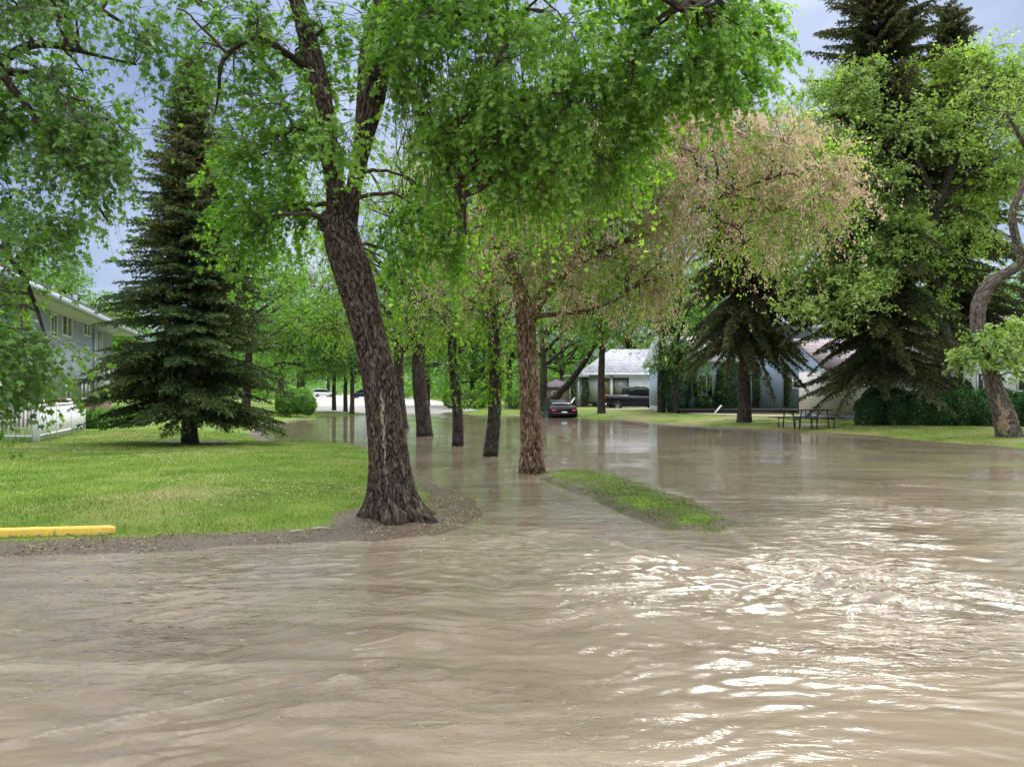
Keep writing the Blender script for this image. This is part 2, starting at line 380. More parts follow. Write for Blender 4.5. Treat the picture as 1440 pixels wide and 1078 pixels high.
ridge([(560, 870), (640, 830), (720, 800), (790, 782)], .06, .012, .2, 9.3)
ridge([(700, 1010), (820, 975), (950, 960), (1060, 970)], .06, .012, .15, 10.3)
ridge([(-40, 905), (120, 880), (300, 868), (430, 850)], .06, .010, .12, 11.3)
ridge([(620, 735), (680, 742), (740, 760), (800, 800)], .05, .012, .35, 12.3)
ridge([(60, 1100), (260, 1040), (420, 1000), (560, 985)], .05, .010, .2, 6.3)
ridge([(1120, 760), (1260, 764), (1440, 772), (1560, 778)], .06, .018, .12, 7.3)
ridge([(1230, 680), (1330, 684), (1440, 694)], .12, .022, .3, 8.3)
b = MB(); b.add(np.stack([X, Y, Zw], 1), FQ, foam); wo = b.build('water', M['water'], smooth=True); tag(wo, kind='structure')

# ------------------------------------------------------------------ road and paths
def patch(name, quad, m, nu=60, nv=30, dz=.02):
    q = np.array(quad, float); u, v = np.meshgrid(np.linspace(0, 1, nu), np.linspace(0, 1, nv)); u = u.ravel()[:, None]; v = v.ravel()[:, None]
    p = (q[0]*(1-u)+q[1]*u)*(1-v)+(q[3]*(1-u)+q[2]*u)*v
    i = (np.arange(nv-1)[:, None]*nu+np.arange(nu-1)[None]).ravel(); f = np.stack([i, i+1, i+1+nu, i+nu], 1)
    b = MB(); b.add(np.column_stack([p, gz(p[:, 0], p[:, 1])+dz]), f); return tag(b.build(name, m, smooth=True), kind='structure')
M['road'] = plain('wet_concrete', (.46, .43, .42), .45, .2, 1.5, .1)
M['path'] = plain('dusty_path', (.36, .31, .24), .8, .3, 3, .2)
patch('road', [(-13.6, 53.5), (-2.5, 56.5), (-42, 300), (-95, 300)], M['road'], 40, 120, .035)
patch('pavement', [(10.6, 47.2), (15.6, 39.4), (16.6, 40.6), (11.6, 49.0)], M['path'], 40, 12, .03)
patch('driveway', [(6.5, 57.6), (14.5, 57.6), (15.5, 61.5), (7, 61.5)], M['path'], 30, 12, .03)

# ------------------------------------------------------------------ grass blades and litter
def blades(x, y, hmin, hmax, wid, rnd, name, label, cat, m, lean=.5, z0=None):
    n = len(x); z = gz(x, y) if z0 is None else z0; h = R.uniform(hmin, hmax, n); a = R.uniform(0, 6.28, n); w = wid*R.uniform(.6, 1.3, n)
    base = np.stack([x, y, z-.004], 1); d = np.stack([np.cos(a), np.sin(a), np.zeros(n)], 1)
    a2 = R.uniform(0, 6.28, n); l = np.stack([np.cos(a2)*lean, np.sin(a2)*lean, np.ones(n)], 1)*R.uniform(.6, 1, (n, 1))
    v = np.stack([base-d*w[:, None], base+d*w[:, None], base+l*h[:, None]], 1).reshape(-1, 3)
    b = MB(); b.add(v, np.arange(3*n).reshape(-1, 3), np.repeat(rnd, 3)); return b
def scatter(n, x0, x1, y0, y1, pw=1.6):
    y = y0+(y1-y0)*R.random(n)**pw; x = R.uniform(x0, x1, n); return x, y
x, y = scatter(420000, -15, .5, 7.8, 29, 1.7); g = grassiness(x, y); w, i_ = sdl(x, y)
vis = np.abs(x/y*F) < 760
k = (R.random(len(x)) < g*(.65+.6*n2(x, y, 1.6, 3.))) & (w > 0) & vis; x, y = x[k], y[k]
rn = np.clip(.5+.3*n2(x, y, .7, 4.)+R.normal(0, .2, len(x)), 0, 1)
b = blades(x, y, .025, .06, .0040, rn, '', '', '', None); tag(b.build('grass', M['grass']), 'bright green mown grass of the lawn left of the leaning maple', 'grass', kind='stuff')
x, y = scatter(70000, -.2, 3.6, 8.8, 16.5, 1.2); s = seg_sd(x, y, ISL)+.30*n2(x, y, 2.4, 3.)+.14*n2(x, y, 7., 3.); k = (s > -.16) & (R.random(len(x)) < .34+s*1.2+.8*n2(x, y, 4., 9.)); x, y = x[k], y[k]
rn = np.clip(.36+.4*n2(x, y, 1.2, 4.)+R.normal(0, .22, len(x)), 0, 1)
b = blades(x, y, .015, .055, .0045, rn, '', '', '', None, 1.2); tag(b.build('grass', M['grass']), 'long grass on the narrow strip rising out of the floodwater', 'grass', kind='stuff')
x, y = scatter(160000, 6, 20, 17, 44, 1.0); g = grassiness(x, y); w, i_ = sdl(x, y); k = (R.random(len(x)) < g*(.3+.9*n2(x, y, .9, 3.))) & (w > 0) & (y < 40); x, y = x[k], y[k]
rn = np.clip(.62+.5*n2(x, y, .7, 4.)+R.normal(0, .3, len(x)), 0, 1)*1.0
b = blades(x, y, .03, .07, .008, rn, '', '', '', None); tag(b.build('grass', M['grass']), 'patchy grass on the right bank in front of the hedge', 'grass', kind='stuff')

def flecks(x, y, z, s, rnd):
    n = len(x); a = R.uniform(0, 6.28, n); sz = s*R.uniform(.5, 1.5, n); c = np.stack([x, y, z], 1)
    d = np.stack([np.cos(a), np.sin(a), R.normal(0, .25, n)], 1)*sz[:, None]; e = np.stack([-np.sin(a), np.cos(a), R.normal(0, .25, n)], 1)*sz[:, None]*.45
    v = np.stack([c-d, c+e, c+d, c-e], 1).reshape(-1, 3); b = MB(); b.add(v, np.arange(4*n).reshape(-1, 4), np.repeat(rnd, 4)); return b
# litter on the muddy bank, round the big tree and across the lawn
x, y = scatter(90000, -9, 0.5, 7.3, 13, 1.0); w, i_ = sdl(x, y); g = grassiness(x, y)
k = (w > -.04) & (R.random(len(x)) < np.clip(.9-g, 0, 1)*np.clip(.35+1.1*n2(x, y, 1.5, 7.), .05, 1)); X1, Y1 = x[k], y[k]
x, y = scatter(60000, -14, -.8, 9, 24, 1.2); w, i_ = sdl(x, y); k = (w > .3) & (n2(x*.45, y, .9, 17.)+.25*n2(x, y, 5, 3.) > .20) & (R.random(len(x)) < .7); X2, Y2 = x[k], y[k]
x, y = scatter(30000, 5, 20, 17, 46, 1.0); w, i_ = sdl(x, y); k = (w > .05) & (n2(x*.6, y, .5, 21.)+.2*n2(x, y, 4, 3.) > .0); X2 = np.append(X2, x[k]); Y2 = np.append(Y2, y[k])
x = np.concatenate([X1, X2]); y = np.concatenate([Y1, Y2]); z = gz(x, y)+np.concatenate([np.full(len(X1), .008), R.uniform(.02, .045, len(X2))])
b = flecks(x, y, z, .013, np.clip(R.beta(1.4, 1.7, len(x))+np.concatenate([np.zeros(len(X1)), np.full(len(X2), .25)]), 0, 1)); tag(b.build('leaf_litter', M['litter']), 'brown and yellowish leaf litter strewn over the muddy bank and lawn', 'leaf litter', kind='stuff')
# flecks floating on the water
x, y = scatter(26000, -12, 15, 3.0, 46, 1.5); w, i_ = sdl(x, y); m_ = np.maximum(w, i_)
pr = .05+.9*np.exp(-(np.minimum(m_+.12, 0)/.25)**2)*(y < 14)+.35*(n2(x, y, .35, 12.) > .25)*(y > 12)
pr = np.where((y < 11) & (m_ < -.6), .02, pr)
k = (m_ < .02) & (R.random(len(x)) < pr); x, y = x[k], y[k]
for (px, py, r_) in ((748, 663, .34), (690, 641, .24), (642, 627, .22), (596, 613, .34)):
    c_ = G(px, py); a_ = R.uniform(0, 6.28, 260); q_ = r_+np.abs(R.normal(0, .16, 260)); x = np.append(x, c_[0]+np.cos(a_)*q_*1.25); y = np.append(y, c_[1]+np.sin(a_)*q_)
b = flecks(x, y, np.full(len(x), .012), .011, np.clip(R.normal(.8, .2, len(x)), 0, 1)); tag(b.build('floating_litter', M['litter']), 'pale seeds and leaf bits floating on the brown water', 'floating litter', kind='stuff')
#TREES
#BUILD
#CAM
# ------------------------------------------------------------------ tree kit
def lumpy(v, ctr, r, bk, depth, sc, flare=0, zb=0, lob=5, ph=0.):
    """push tube vertices out along their radius: furrowed ridges, bumps and root flare"""
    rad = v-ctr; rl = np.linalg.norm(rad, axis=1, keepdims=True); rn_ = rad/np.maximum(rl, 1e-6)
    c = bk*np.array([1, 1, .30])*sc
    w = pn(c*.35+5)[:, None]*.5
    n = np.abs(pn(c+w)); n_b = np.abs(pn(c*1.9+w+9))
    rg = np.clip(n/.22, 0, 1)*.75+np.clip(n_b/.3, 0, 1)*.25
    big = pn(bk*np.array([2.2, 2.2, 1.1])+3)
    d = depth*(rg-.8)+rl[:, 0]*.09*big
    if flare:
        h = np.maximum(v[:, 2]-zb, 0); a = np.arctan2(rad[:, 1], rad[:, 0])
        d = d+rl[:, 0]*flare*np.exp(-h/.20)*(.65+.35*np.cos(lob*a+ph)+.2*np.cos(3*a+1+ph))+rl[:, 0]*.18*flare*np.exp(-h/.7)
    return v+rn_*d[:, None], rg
def limb(mb, nodes, ns=12, step=.05, depth=0., sc=14, flare=0, seed=0, mark=None):
    nodes = np.asarray(nodes, float); L = np.linalg.norm(np.diff(nodes[:, :3], axis=0), axis=1).sum(); m = max(6, int(L/step))
    q = spline(nodes, m); p = q[:, :3]; r = np.maximum(q[:, 3], .004)
    if depth == 0 or seed: p = p+np.stack([pn(p*1.7+seed+k*7) for k in range(3)], 1)*r[:, None]*.35*(depth == 0)
    v, f, bk = tube(p, r, ns); rg = np.full(len(v), .5)
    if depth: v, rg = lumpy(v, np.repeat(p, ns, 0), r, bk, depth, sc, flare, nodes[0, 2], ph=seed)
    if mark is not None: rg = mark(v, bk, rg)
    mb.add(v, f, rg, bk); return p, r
PALM = np.array([[0, 0], [.10, .30], [.48, .20], [.36, .38], [.66, .66], [.26, .62], [0, 1.08], [-.26, .62], [-.66, .66], [-.36, .38], [-.48, .20], [-.10, .30]])
PALM_F = np.array([[0, 1, 11], [1, 2, 3], [1, 3, 5], [3, 4, 5], [5, 6, 7], [7, 8, 9], [7, 9, 11], [9, 10, 11], [1, 5, 7], [1, 7, 11]])
LANCE = np.array([[0, 0], [.22, .45], [0, 1.], [-.22, .45]]); LANCE_F = np.array([[0, 1, 2], [0, 2, 3]])
OVAL = np.array([[0, 0], [.32, .30], [.27, .70], [0, 1.], [-.27, .70], [-.32, .30]]); OVAL_F = np.array([[0, 1, 2], [0, 2, 3], [0, 3, 4], [0, 4, 5]])
CLUS = np.array([[0, 0], [.30, .1], [.12, .42], [.45, .62], [.08, .66], [0, 1.05], [-.12, .6], [-.42, .72], [-.10, .38], [-.36, .22]])
CLUS_F = np.array([[0, 1, 2], [0, 2, 8], [0, 8, 9], [2, 3, 4], [2, 4, 6], [2, 6, 8], [4, 5, 6], [6, 7, 8]])
RHOMB = np.array([[0, 0], [.36, .5], [0, 1.], [-.36, .5]])
TPL = {'rhomb': (RHOMB, LANCE_F), 'palm': (PALM, PALM_F), 'lance': (LANCE, LANCE_F), 'oval': (OVAL, OVAL_F), 'clus': (CLUS, CLUS_F)}
def leaves(mb, pos, tip, nor, size, rnd, kind='oval', mat=0, curl=.25):
    T, TF = TPL[kind]; n = len(pos); tip = nrm(tip); s = nrm(np.cross(tip, nor)); nn = np.cross(s, tip)
    c = -curl*(T[:, 0]**2*1.2+T[:, 1]**2*.4)
    v = pos[:, None]+(s[:, None]*T[None, :, 0, None]+tip[:, None]*T[None, :, 1, None]+nn[:, None]*c[None, :, None])*size[:, None, None]
    f = (TF[None]+(np.arange(n)*len(T))[:, None, None]).reshape(-1, TF.shape[1])
    mb.add(v.reshape(-1, 3), f, np.repeat(rnd, len(T)), mat=mat)
def twigtubes(mb, C, r0, r1, ns=3, mat=0):
    """C (N,K,3)"""
    N_, K, _ = C.shape; t = nrm(np.gradient(C, axis=1)); ref = np.array([.3, .5, .8]); u = nrm(np.cross(t, ref)); w = np.cross(t, u)
    a = np.arange(ns)*2*np.pi/ns; r = np.linspace(1, 0, K)[None]*(np.asarray(r0).reshape(-1, 1)-np.asarray(r1).reshape(-1, 1))+np.asarray(r1).reshape(-1, 1)
    v = C[:, :, None]+(u[:, :, None]*np.cos(a)[:, None]+w[:, :, None]*np.sin(a)[:, None])*r[:, :, None, None]
    i = (np.arange(N_)[:, None, None]*K+np.arange(K-1)[None, :, None])*ns; j = np.arange(ns); j2 = (j+1) % ns
    f = np.stack([i+j, i+j2, i+ns+j2, i+ns+j], 3).reshape(-1, 4); mb.add(v.reshape(-1, 3), f, .5, mat=mat)
def bez(a, b, c, K):
    t = np.linspace(0, 1, K)[None, :, None]; return a[:, None]*(1-t)**2+2*b[:, None]*t*(1-t)+c[:, None]*t*t
def in_ell(n, c, rad, shell, rng):
    d = nrm(rng.normal(size=(n, 3))); r = rng.random(n)**(1/3*(1 if not shell else .45)); return np.asarray(c)+d*r[:, None]*np.asarray(rad)
def crown(bb, bl, skel, ells, rng, twigs=4, tl=.45, lpt=9, leaf=.10, kind='palm', droop=.5, gap=1.1, gth=-.15, hub=8, br=.022, up=.25, twr=.003,
          lmat=0, tone=.16, seeds=None, tmat=0, bias=0., twk=5, out=.5, clip=None, hang=0., shell=True, spread=.6):
    SP, SR = skel; pts = []
    for (c, rad, n) in ells:
        p = in_ell(int(n*2.2), c, rad, shell, rng); g = pn(p*gap+7.3); p = p[g > gth][:n]; pts.append(p)
    S_ = np.concatenate(pts)
    if clip is not None: S_ = S_[clip(S_)]
    n = len(S_); ctr = S_.mean(0)
    H_ = S_[rng.choice(n, max(2, n//hub), replace=False)]
    def near(q, pool, bz=.0):
        d = np.linalg.norm((q[:, None]-pool[None])*np.array([1, 1, 1.]), axis=2)+bz*np.maximum(pool[None, :, 2]-q[:, None, 2], 0)
        return d.argmin(1), d.min(1)
    hi, hd = near(H_, SP, 1.5); A = SP[hi]; mid = (A+H_)/2+np.stack([rng.normal(0, .1, len(H_))*hd, rng.normal(0, .1, len(H_))*hd, hd*up], 1)
    rh = np.minimum(br*(1+.5*hd), SR[hi]*.75)
    Cb = bez(A, mid, H_, 9); Cb[:, 1:-1] += rng.normal(0, .03, Cb[:, 1:-1].shape)*hd[:, None, None]*.6
    twigtubes(bb, Cb, rh, rh*.4, 6)
    pool = Cb[:, 3:].reshape(-1, 3); pr_ = np.repeat(rh, 6)*.55
    si, sd_ = near(S_, pool, .6); A = pool[si]; mid = (A+S_)/2+np.stack([rng.normal(0, .12, n)*sd_, rng.normal(0, .12, n)*sd_, sd_*up*.8], 1)
    rs = np.minimum(.35*br*(1+.4*sd_), pr_[si]*.9); Cs = bez(A, mid, S_, 7); Cs[:, 1:-1] += rng.normal(0, .035, Cs[:, 1:-1].shape)*sd_[:, None, None]*.6
    twigtubes(bb, Cs, rs, rs*.4, 4, tmat)
    # twigs
    od = nrm(S_-A); st = Cs[np.arange(n)[:, None], rng.integers(3, 7, (n, twigs))].reshape(-1, 3)
    D_ = np.repeat(od, twigs, 0)*out+rng.normal(0, spread, (n*twigs, 3)); D_[:, 2] -= hang; D_ = nrm(D_)
    L_ = tl*rng.uniform(.5, 1.3, n*twigs); e = st+D_*L_[:, None]; m2 = st+D_*L_[:, None]*.55; m2[:, 2] += .12*L_; e[:, 2] -= droop*L_*rng.uniform(.3, 1.2, len(L_))
    C = bez(st, m2, e, twk)
    if twr > 0: twigtubes(bb, C, np.full(len(C), twr), np.full(len(C), twr*.5), 3, tmat)
    # leaves on twigs
    t = rng.uniform(.12, 1.0, (len(C), lpt)); k = t*(twk-1); i = np.minimum(k.astype(int), twk-2); f = (k-i)[..., None]
    ar = np.arange(len(C))[:, None]; p = C[ar, i]*(1-f)+C[ar, i+1]*f; p = p.reshape(-1, 3)
    tdir = np.repeat(nrm(C[:, -1]-C[:, 0]), lpt, 0); nl = len(p)
    tip = tdir*.5+rng.normal(0, .55, (nl, 3)); tip[:, 2] -= .45+.4*droop
    nor = rng.normal(0, .45, (nl, 3)); nor[:, 2] += .8; nor[:, :2] += nrm(p[:, :2]-ctr[:2])*.35
    sp_t = rng.normal(0, .09, n)+.35*pn(S_*.55+2); tn = np.repeat(sp_t, twigs*lpt)
    rnd = np.clip(.5+bias+tn+rng.normal(0, tone, nl), 0, 1)
    off = nrm(tip)*leaf*.25
    keep = np.ones(nl, bool)
    if seeds: keep = np.repeat(rng.random(n*twigs) > seeds[1]*np.repeat(np.clip(.62+1.5*pn(S_*1.7+31), 0, 1), twigs), lpt)
    leaves(bl, (p+off)[keep], tip[keep], nor[keep], (leaf*rng.uniform(.55, 1.15, nl))[keep], rnd[keep], kind, lmat)
    if seeds:
        q = p[~keep]; q = np.repeat(q, seeds[2], 0)+rng.normal(0, seeds[3], (len(q)*seeds[2], 3)); q[:, 2] -= np.abs(rng.normal(0, seeds[3]*1.3, len(q)))
        t2 = rng.normal(0, .4, (len(q), 3)); t2[:, 2] -= .9
        leaves(bl, q, t2, rng.normal(0, 1, (len(q), 3)), seeds[4]*rng.uniform(.6, 1.2, len(q)), np.clip(rng.normal(.5, .22, len(q)), 0, 1), 'lance', seeds[0])
    return S_
def skel(*prs):
    return np.concatenate([p for p, r in prs]), np.concatenate([r for p, r in prs])
def W(px, py, D, r): return [*P(px, py, D), r]
def tree(name, label, base, tr, br_, lf, tm, bm, lm, cat='tree', group=None):
    base = np.asarray(base, float); t = thing(name, label, cat, base, 0, group)
    def put(b, nm, m, sm=False):
        if b.n: 
            o = b.build(nm, m, None, sm, loc=base); o.location = (0, 0, 0); o.parent = t
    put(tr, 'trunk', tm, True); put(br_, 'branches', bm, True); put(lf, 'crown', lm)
    return t

# ---- 1. big leaning maple in the foreground
rg = np.random.default_rng(101); tr, bb, bl = MB(), MB(), MB(); D = 9.75
def scar(v, bk, q):
    """pale strip of bare wood and a long smooth strip on the camera side"""
    px = 720+v[:, 0]/v[:, 1]*F; py = HZ-(v[:, 2]-CZ)/v[:, 1]*F; front = v[:, 1] < D+.02
    c = np.interp(py, [556, 580, 640, 700], [537, 538, 541, 545]); wd = np.interp(py, [545, 565, 600, 640, 700], [0, 3.0, 2.0, 1.2, 0])
    q = np.where(front & (np.abs(px-c-1.2*np.sin(py*.2)) < wd) & (pn(bk*np.array([30, 30, 16])) > -.25), 1.85, q)
    c = np.interp(py, [380, 440, 520, 600, 660, 700], [508, 514, 520, 525, 528, 530]); q = np.where(front & (np.abs(px-c) < 1.6), 1.25, q)
    return q
T = [W(560, 736, D, .29), W(558, 722, D, .290), W(555, 700, D, .285), W(550, 670, D, .268), W(547, 640, D, .252), W(542, 600, D, .240), W(534, 545, D, .226), W(526, 500, D, .220), W(517, 460, D, .222), W(507, 420, D, .238),
     W(497, 385, D, .250), W(485, 352, D, .248), W(478, 325, D, .235), W(474, 300, D, .165), W(472, 270, D, .135), W(468, 240, D, .135), W(460, 200, D+.05, .135), W(454, 150, D+.1, .14), W(446, 105, D+.2, .135), W(430, 50, D+.3, .12), W(416, 0, D+.4, .105), W(396, -70, D+.5, .095), W(370, -170, D+.6, .07), W(350, -260, D+.6, .04)]
T = [[q[0], q[1], q[2], q[3]*.90] for q in T]
a = limb(tr, T, 220, .012, .030, 21, 1.25, 2., scar)
Bn = [W(486, 350, D+.05, .13), W(492, 305, D+.05, .10), W(497, 265, D+.05, .095), W(505, 225, D+.03, .10), W(512, 185, D, .13), W(520, 140, D-.05, .17), W(525, 95, D-.1, .185), W(530, 45, D-.15, .165), W(540, 0, D-.2, .13), W(544, -100, D-.25, .11), W(548, -200, D-.3, .09), W(560, -330, D-.3, .06)]
c = limb(tr, Bn, 120, .016, .022, 22, 0, 3.)
s1 = limb(tr, [W(478, 318, D, .10), W(466, 312, D-.02, .125), W(457, 311, D-.04, .13), W(450, 309, D-.05, .115), W(447, 308, D-.06, .02)], 60, .012, .006, 14, 0, 4.)
l1 = limb(tr, [W(534, 85, D-.1, .07), W(556, 100, D-.2, .075), W(578, 125, D-.25, .075), W(598, 165, D-.3, .066), W(618, 205, D-.35, .055), W(634, 240, D-.4, .045), W(650, 285, D-.45, .03), W(655, 330, D-.5, .016)], 20, .03, .006, 18, 0, 5.)
l2 = limb(tr, [W(534, 0, D-.15, .10), W(560, -60, D-.4, .10), W(610, -90, D-.8, .09), W(700, -95, D-1.2, .08), W(790, -70, D-1.5, .06), W(880, -40, D-1.7, .045), W(960, 10, D-1.7, .03)], 14, .04)
l3 = limb(tr, [W(536, -90, D-.2, .09), W(620, -190, D+.5, .08), W(740, -240, D+.9, .06), W(880, -200, D+1, .04)], 12, .05)
l4 = limb(tr, [W(628, 8, D-.9, .02), W(650, 18, D-1, .03), W(690, 24, D-1.2, .028), W(740, 10, D-1.3, .02)], 10, .04)
l5 = limb(tr, [W(440, 100, D+.2, .05), W(405, 75, D, .045), W(370, 55, D-.2, .04), W(340, 60, D-.3, .032), W(312, 85, D-.4, .025), W(306, 130, D-.4, .018), W(300, 160, D-.4, .01)], 12, .04)
l6 = limb(tr, [W(415, 0, D+.4, .06), W(360, -50, D+.1, .055), W(300, -60, D-.2, .04), W(250, -10, D-.4, .025)], 12, .04)
l7 = limb(tr, [W(466, 215, D, .05), W(445, 190, D-.3, .04), W(420, 180, D-.5, .03), W(390, 190, D-.7, .02)], 10, .04)
sk = skel((a[0][400:], a[1][400:]), c, l1, l2, l3, l4, l5, l6, l7)
E = [(P(780, 10, 8.8), (2.2, 1.3, 1.25), 300), (P(970, 60, 9.0), (1.1, .9, .75), 105), (P(1055, 75, 9.2), (.5, .5, .3), 16), (P(660, 110, 9.0), (.85, .8, .9), 90),
     (P(790, 190, 9.3), (1.2, .8, .75), 110)]
kw = dict(twigs=5, tl=.42, lpt=15, leaf=.068, kind='palm', tmat=0, droop=.8, hang=.15, spread=.5)
crown(bb, bl, sk, E, rg, gth=-.06, gap=1.4, bias=.16, **kw)
kw.update(droop=1.1, hang=.7, spread=.35, tl=.5)
E = [(P(770, 225, 9.8), (.95, .7, .45), 40), (P(640, 215, 9.9), (.7, .6, .7), 32), (P(880, 205, 9.6), (.6, .6, .4), 20), (P(600, 330, 10.4), (.6, .5, .6), 22), (P(400, 290, 10.4), (.8, .5, .65), 26), (P(335, 250, 10.0), (.5, .5, .65), 16)]
crown(bb, bl, sk, E, rg, gth=-.15, gap=1.4, bias=.08, **kw)
kw.update(droop=.7, hang=.1, spread=.55, tl=.4)
E = [(P(470, 190, 9.0), (.30, .25, .22), 9), (P(405, 165, 9.4), (.42, .4, .4), 13), (P(380, 215, 9.5), (.5, .4, .4), 17), (P(325, 200, 9.5), (.5, .5, .6), 12), (P(350, 290, 9.8), (.6, .5, .4), 15),
     (P(300, 20, 9.5), (.6, .6, .4), 13), (P(390, 30, 9.9), (.55, .6, .5), 17), (P(478, 50, 10.3), (.4, .3, .5), 10), (P(280, 115, 9.2), (.28, .3, .2), 5), (P(350, 110, 9.8), (.4, .3, .3), 7), (P(590, 30, 9.4), (.5, .4, .4), 18),
     (P(600, 330, 10.4), (.55, .5, .5), 16), (P(400, 120, 10.5), (.8, .5, .8), 20)]
crown(bb, bl, sk, E, rg, gth=-.5, bias=-.02, **kw)
E = [(P(470, -230, D), (3.0, 2.6, 1.6), 150), (P(780, -220, D), (2.2, 2.4, 1.2), 120)]
crown(bb, bl, sk, E, rg, gth=-.05, bias=.05, **kw)
# curtain of thin bare hanging twigs
n = 330; st = np.stack([*P(1, 1, 1)*0+[0, 0, 0]]); px = rg.uniform(555, 860, n); py = rg.uniform(40, 200, n); dd = rg.uniform(8.7, 9.9, n)
A = np.stack([(px-720)/F*dd, dd, CZ+(HZ-py)/F*dd], 1); L = rg.uniform(.5, 1.5, n); e = A+np.stack([rg.normal(.05, .16, n)*L, rg.normal(0, .12, n)*L, -L], 1); m2 = A+np.stack([rg.normal(.1, .1, n), rg.normal(0, .1, n), .1-L*.35], 1)
twigtubes(bb, bez(A, m2, e, 8), np.full(n, .0055), np.full(n, .002), 3, 1)
n = 150; px = rg.uniform(240, 540, n); py = rg.uniform(-30, 230, n); dd = rg.uniform(9.0, 10.2, n)
A = np.stack([(px-720)/F*dd, dd, CZ+(HZ-py)/F*dd], 1); L = rg.uniform(.4, 1.2, n); an = rg.uniform(0, 6.28, n); e = A+np.stack([np.cos(an)*L, np.sin(an)*L*.5, -L*rg.uniform(-.1, .7, n)], 1); m2 = (A+e)/2+np.stack([rg.normal(0, .15, n), rg.normal(0, .1, n), .25*L], 1)
twigtubes(bb, bez(A, m2, e, 8), np.full(n, .005), np.full(n, .002), 3, 1)
t1 = tree('maple_tree', 'large leaning maple with thick furrowed forked trunk standing on the muddy lawn edge', T[0][:3], tr, bb, bl, M['bark'], [M['twig'], M['twig_red']], M['leaf_maple'])

# ---- 2. nearest tree of the row, tan seed-laden crown
rg = np.random.default_rng(202); tr, bb, bl = MB(), MB(), MB(); D = 15.6
T = [W(748, 672, D, .265), W(748, 655, D, .265), W(747, 620, D, .245), W(745, 570, D, .225), W(743, 520, D, .218), W(740, 470, D, .215), W(738, 440, D, .21), W(732, 410, D, .16), W(722, 385, D, .12), W(705, 355, D+.1, .10), W(690, 320, D+.2, .085), W(680, 270, D+.2, .07), W(672, 200, D+.1, .05)]
T = [[q[0], q[1], q[2], q[3]*.88] for q in T]
a = limb(tr, T, 150, .022, .034, 16, .35, 6.)
c = limb(tr, [W(746, 450, D, .13), W(760, 420, D-.1, .12), W(780, 398, D-.2, .11), W(805, 372, D-.4, .09), W(832, 330, D-.5, .08), W(856, 290, D-.6, .07), W(876, 245, D-.7, .055), W(905, 190, D-.7, .035)], 40, .04, .012, 14, 0, 7.)
l1 = limb(tr, [W(800, 376, D-.3, .06), W(840, 356, D-.8, .055), W(900, 330, D-1.2, .05), W(970, 300, D-1.4, .04), W(1050, 262, D-1.5, .03), W(1120, 240, D-1.5, .015)], 12, .05)
l2 = limb(tr, [W(742, 445, D, .06), W(775, 442, D-.5, .05), W(830, 436, D-.9, .04), W(880, 415, D-1.1, .025)], 12, .05)
l3 = limb(tr, [W(875, 250, D-.6, .05), W(930, 225, D-.7, .045), W(1000, 205, D-.8, .035), W(1060, 190, D-.8, .02)], 10, .05)
l4 = limb(tr, [W(706, 355, D+.1, .06), W(670, 350, D-.4, .05), W(630, 345, D-.8, .03), W(600, 350, D-1.1, .02)], 10, .05)
sk = skel((a[0][150:], a[1][150:]), c, l1, l2, l3, l4)
kw = dict(twigs=5, tl=.75, lpt=14, leaf=.072, kind='rhomb', droop=.8, hang=.12, br=.02, out=.75, spread=.5)
E = [(P(1015, 255, 14.2), (2.3, 1.7, 1.25), 290), (P(900, 270, 14.6), (1.8, 1.5, 1.5), 190), (P(1125, 255, 14.2), (.75, 1.1, .6), 50), (P(950, 190, 14.8), (1.6, 1.2, .8), 90)]
crown(bb, bl, sk, E, rg, seeds=(1, .84, 4, .034, .052), gth=0, gap=1.0, bias=.2, **kw)
E = [(P(690, 345, 15.4), (1.3, 1.1, .8), 90), (P(630, 355, 14.8), (.7, .8, .6), 34), (P(850, 395, 14.9), (1.3, 1.0, .55), 70), (P(800, 330, 15.8), (1.3, 1.0, .8), 60)]
crown(bb, bl, sk, E, rg, seeds=(1, .66, 4, .034, .052), gth=-.1, bias=.15, **kw)
E = [(P(740, 260, D), (2.3, 1.8, 1.6), 170)]
crown(bb, bl, sk, E, rg, seeds=(1, .3, 4, .032, .055), gth=-.1, **kw)
t2 = tree('boxelder_tree', 'reddish tan furrowed trunk in the water by the grass strip, crown full of tan seeds', T[0][:3], tr, bb, bl, M['bark_tan'], M['twig'], [M['leaf_pale'], M['seed']])

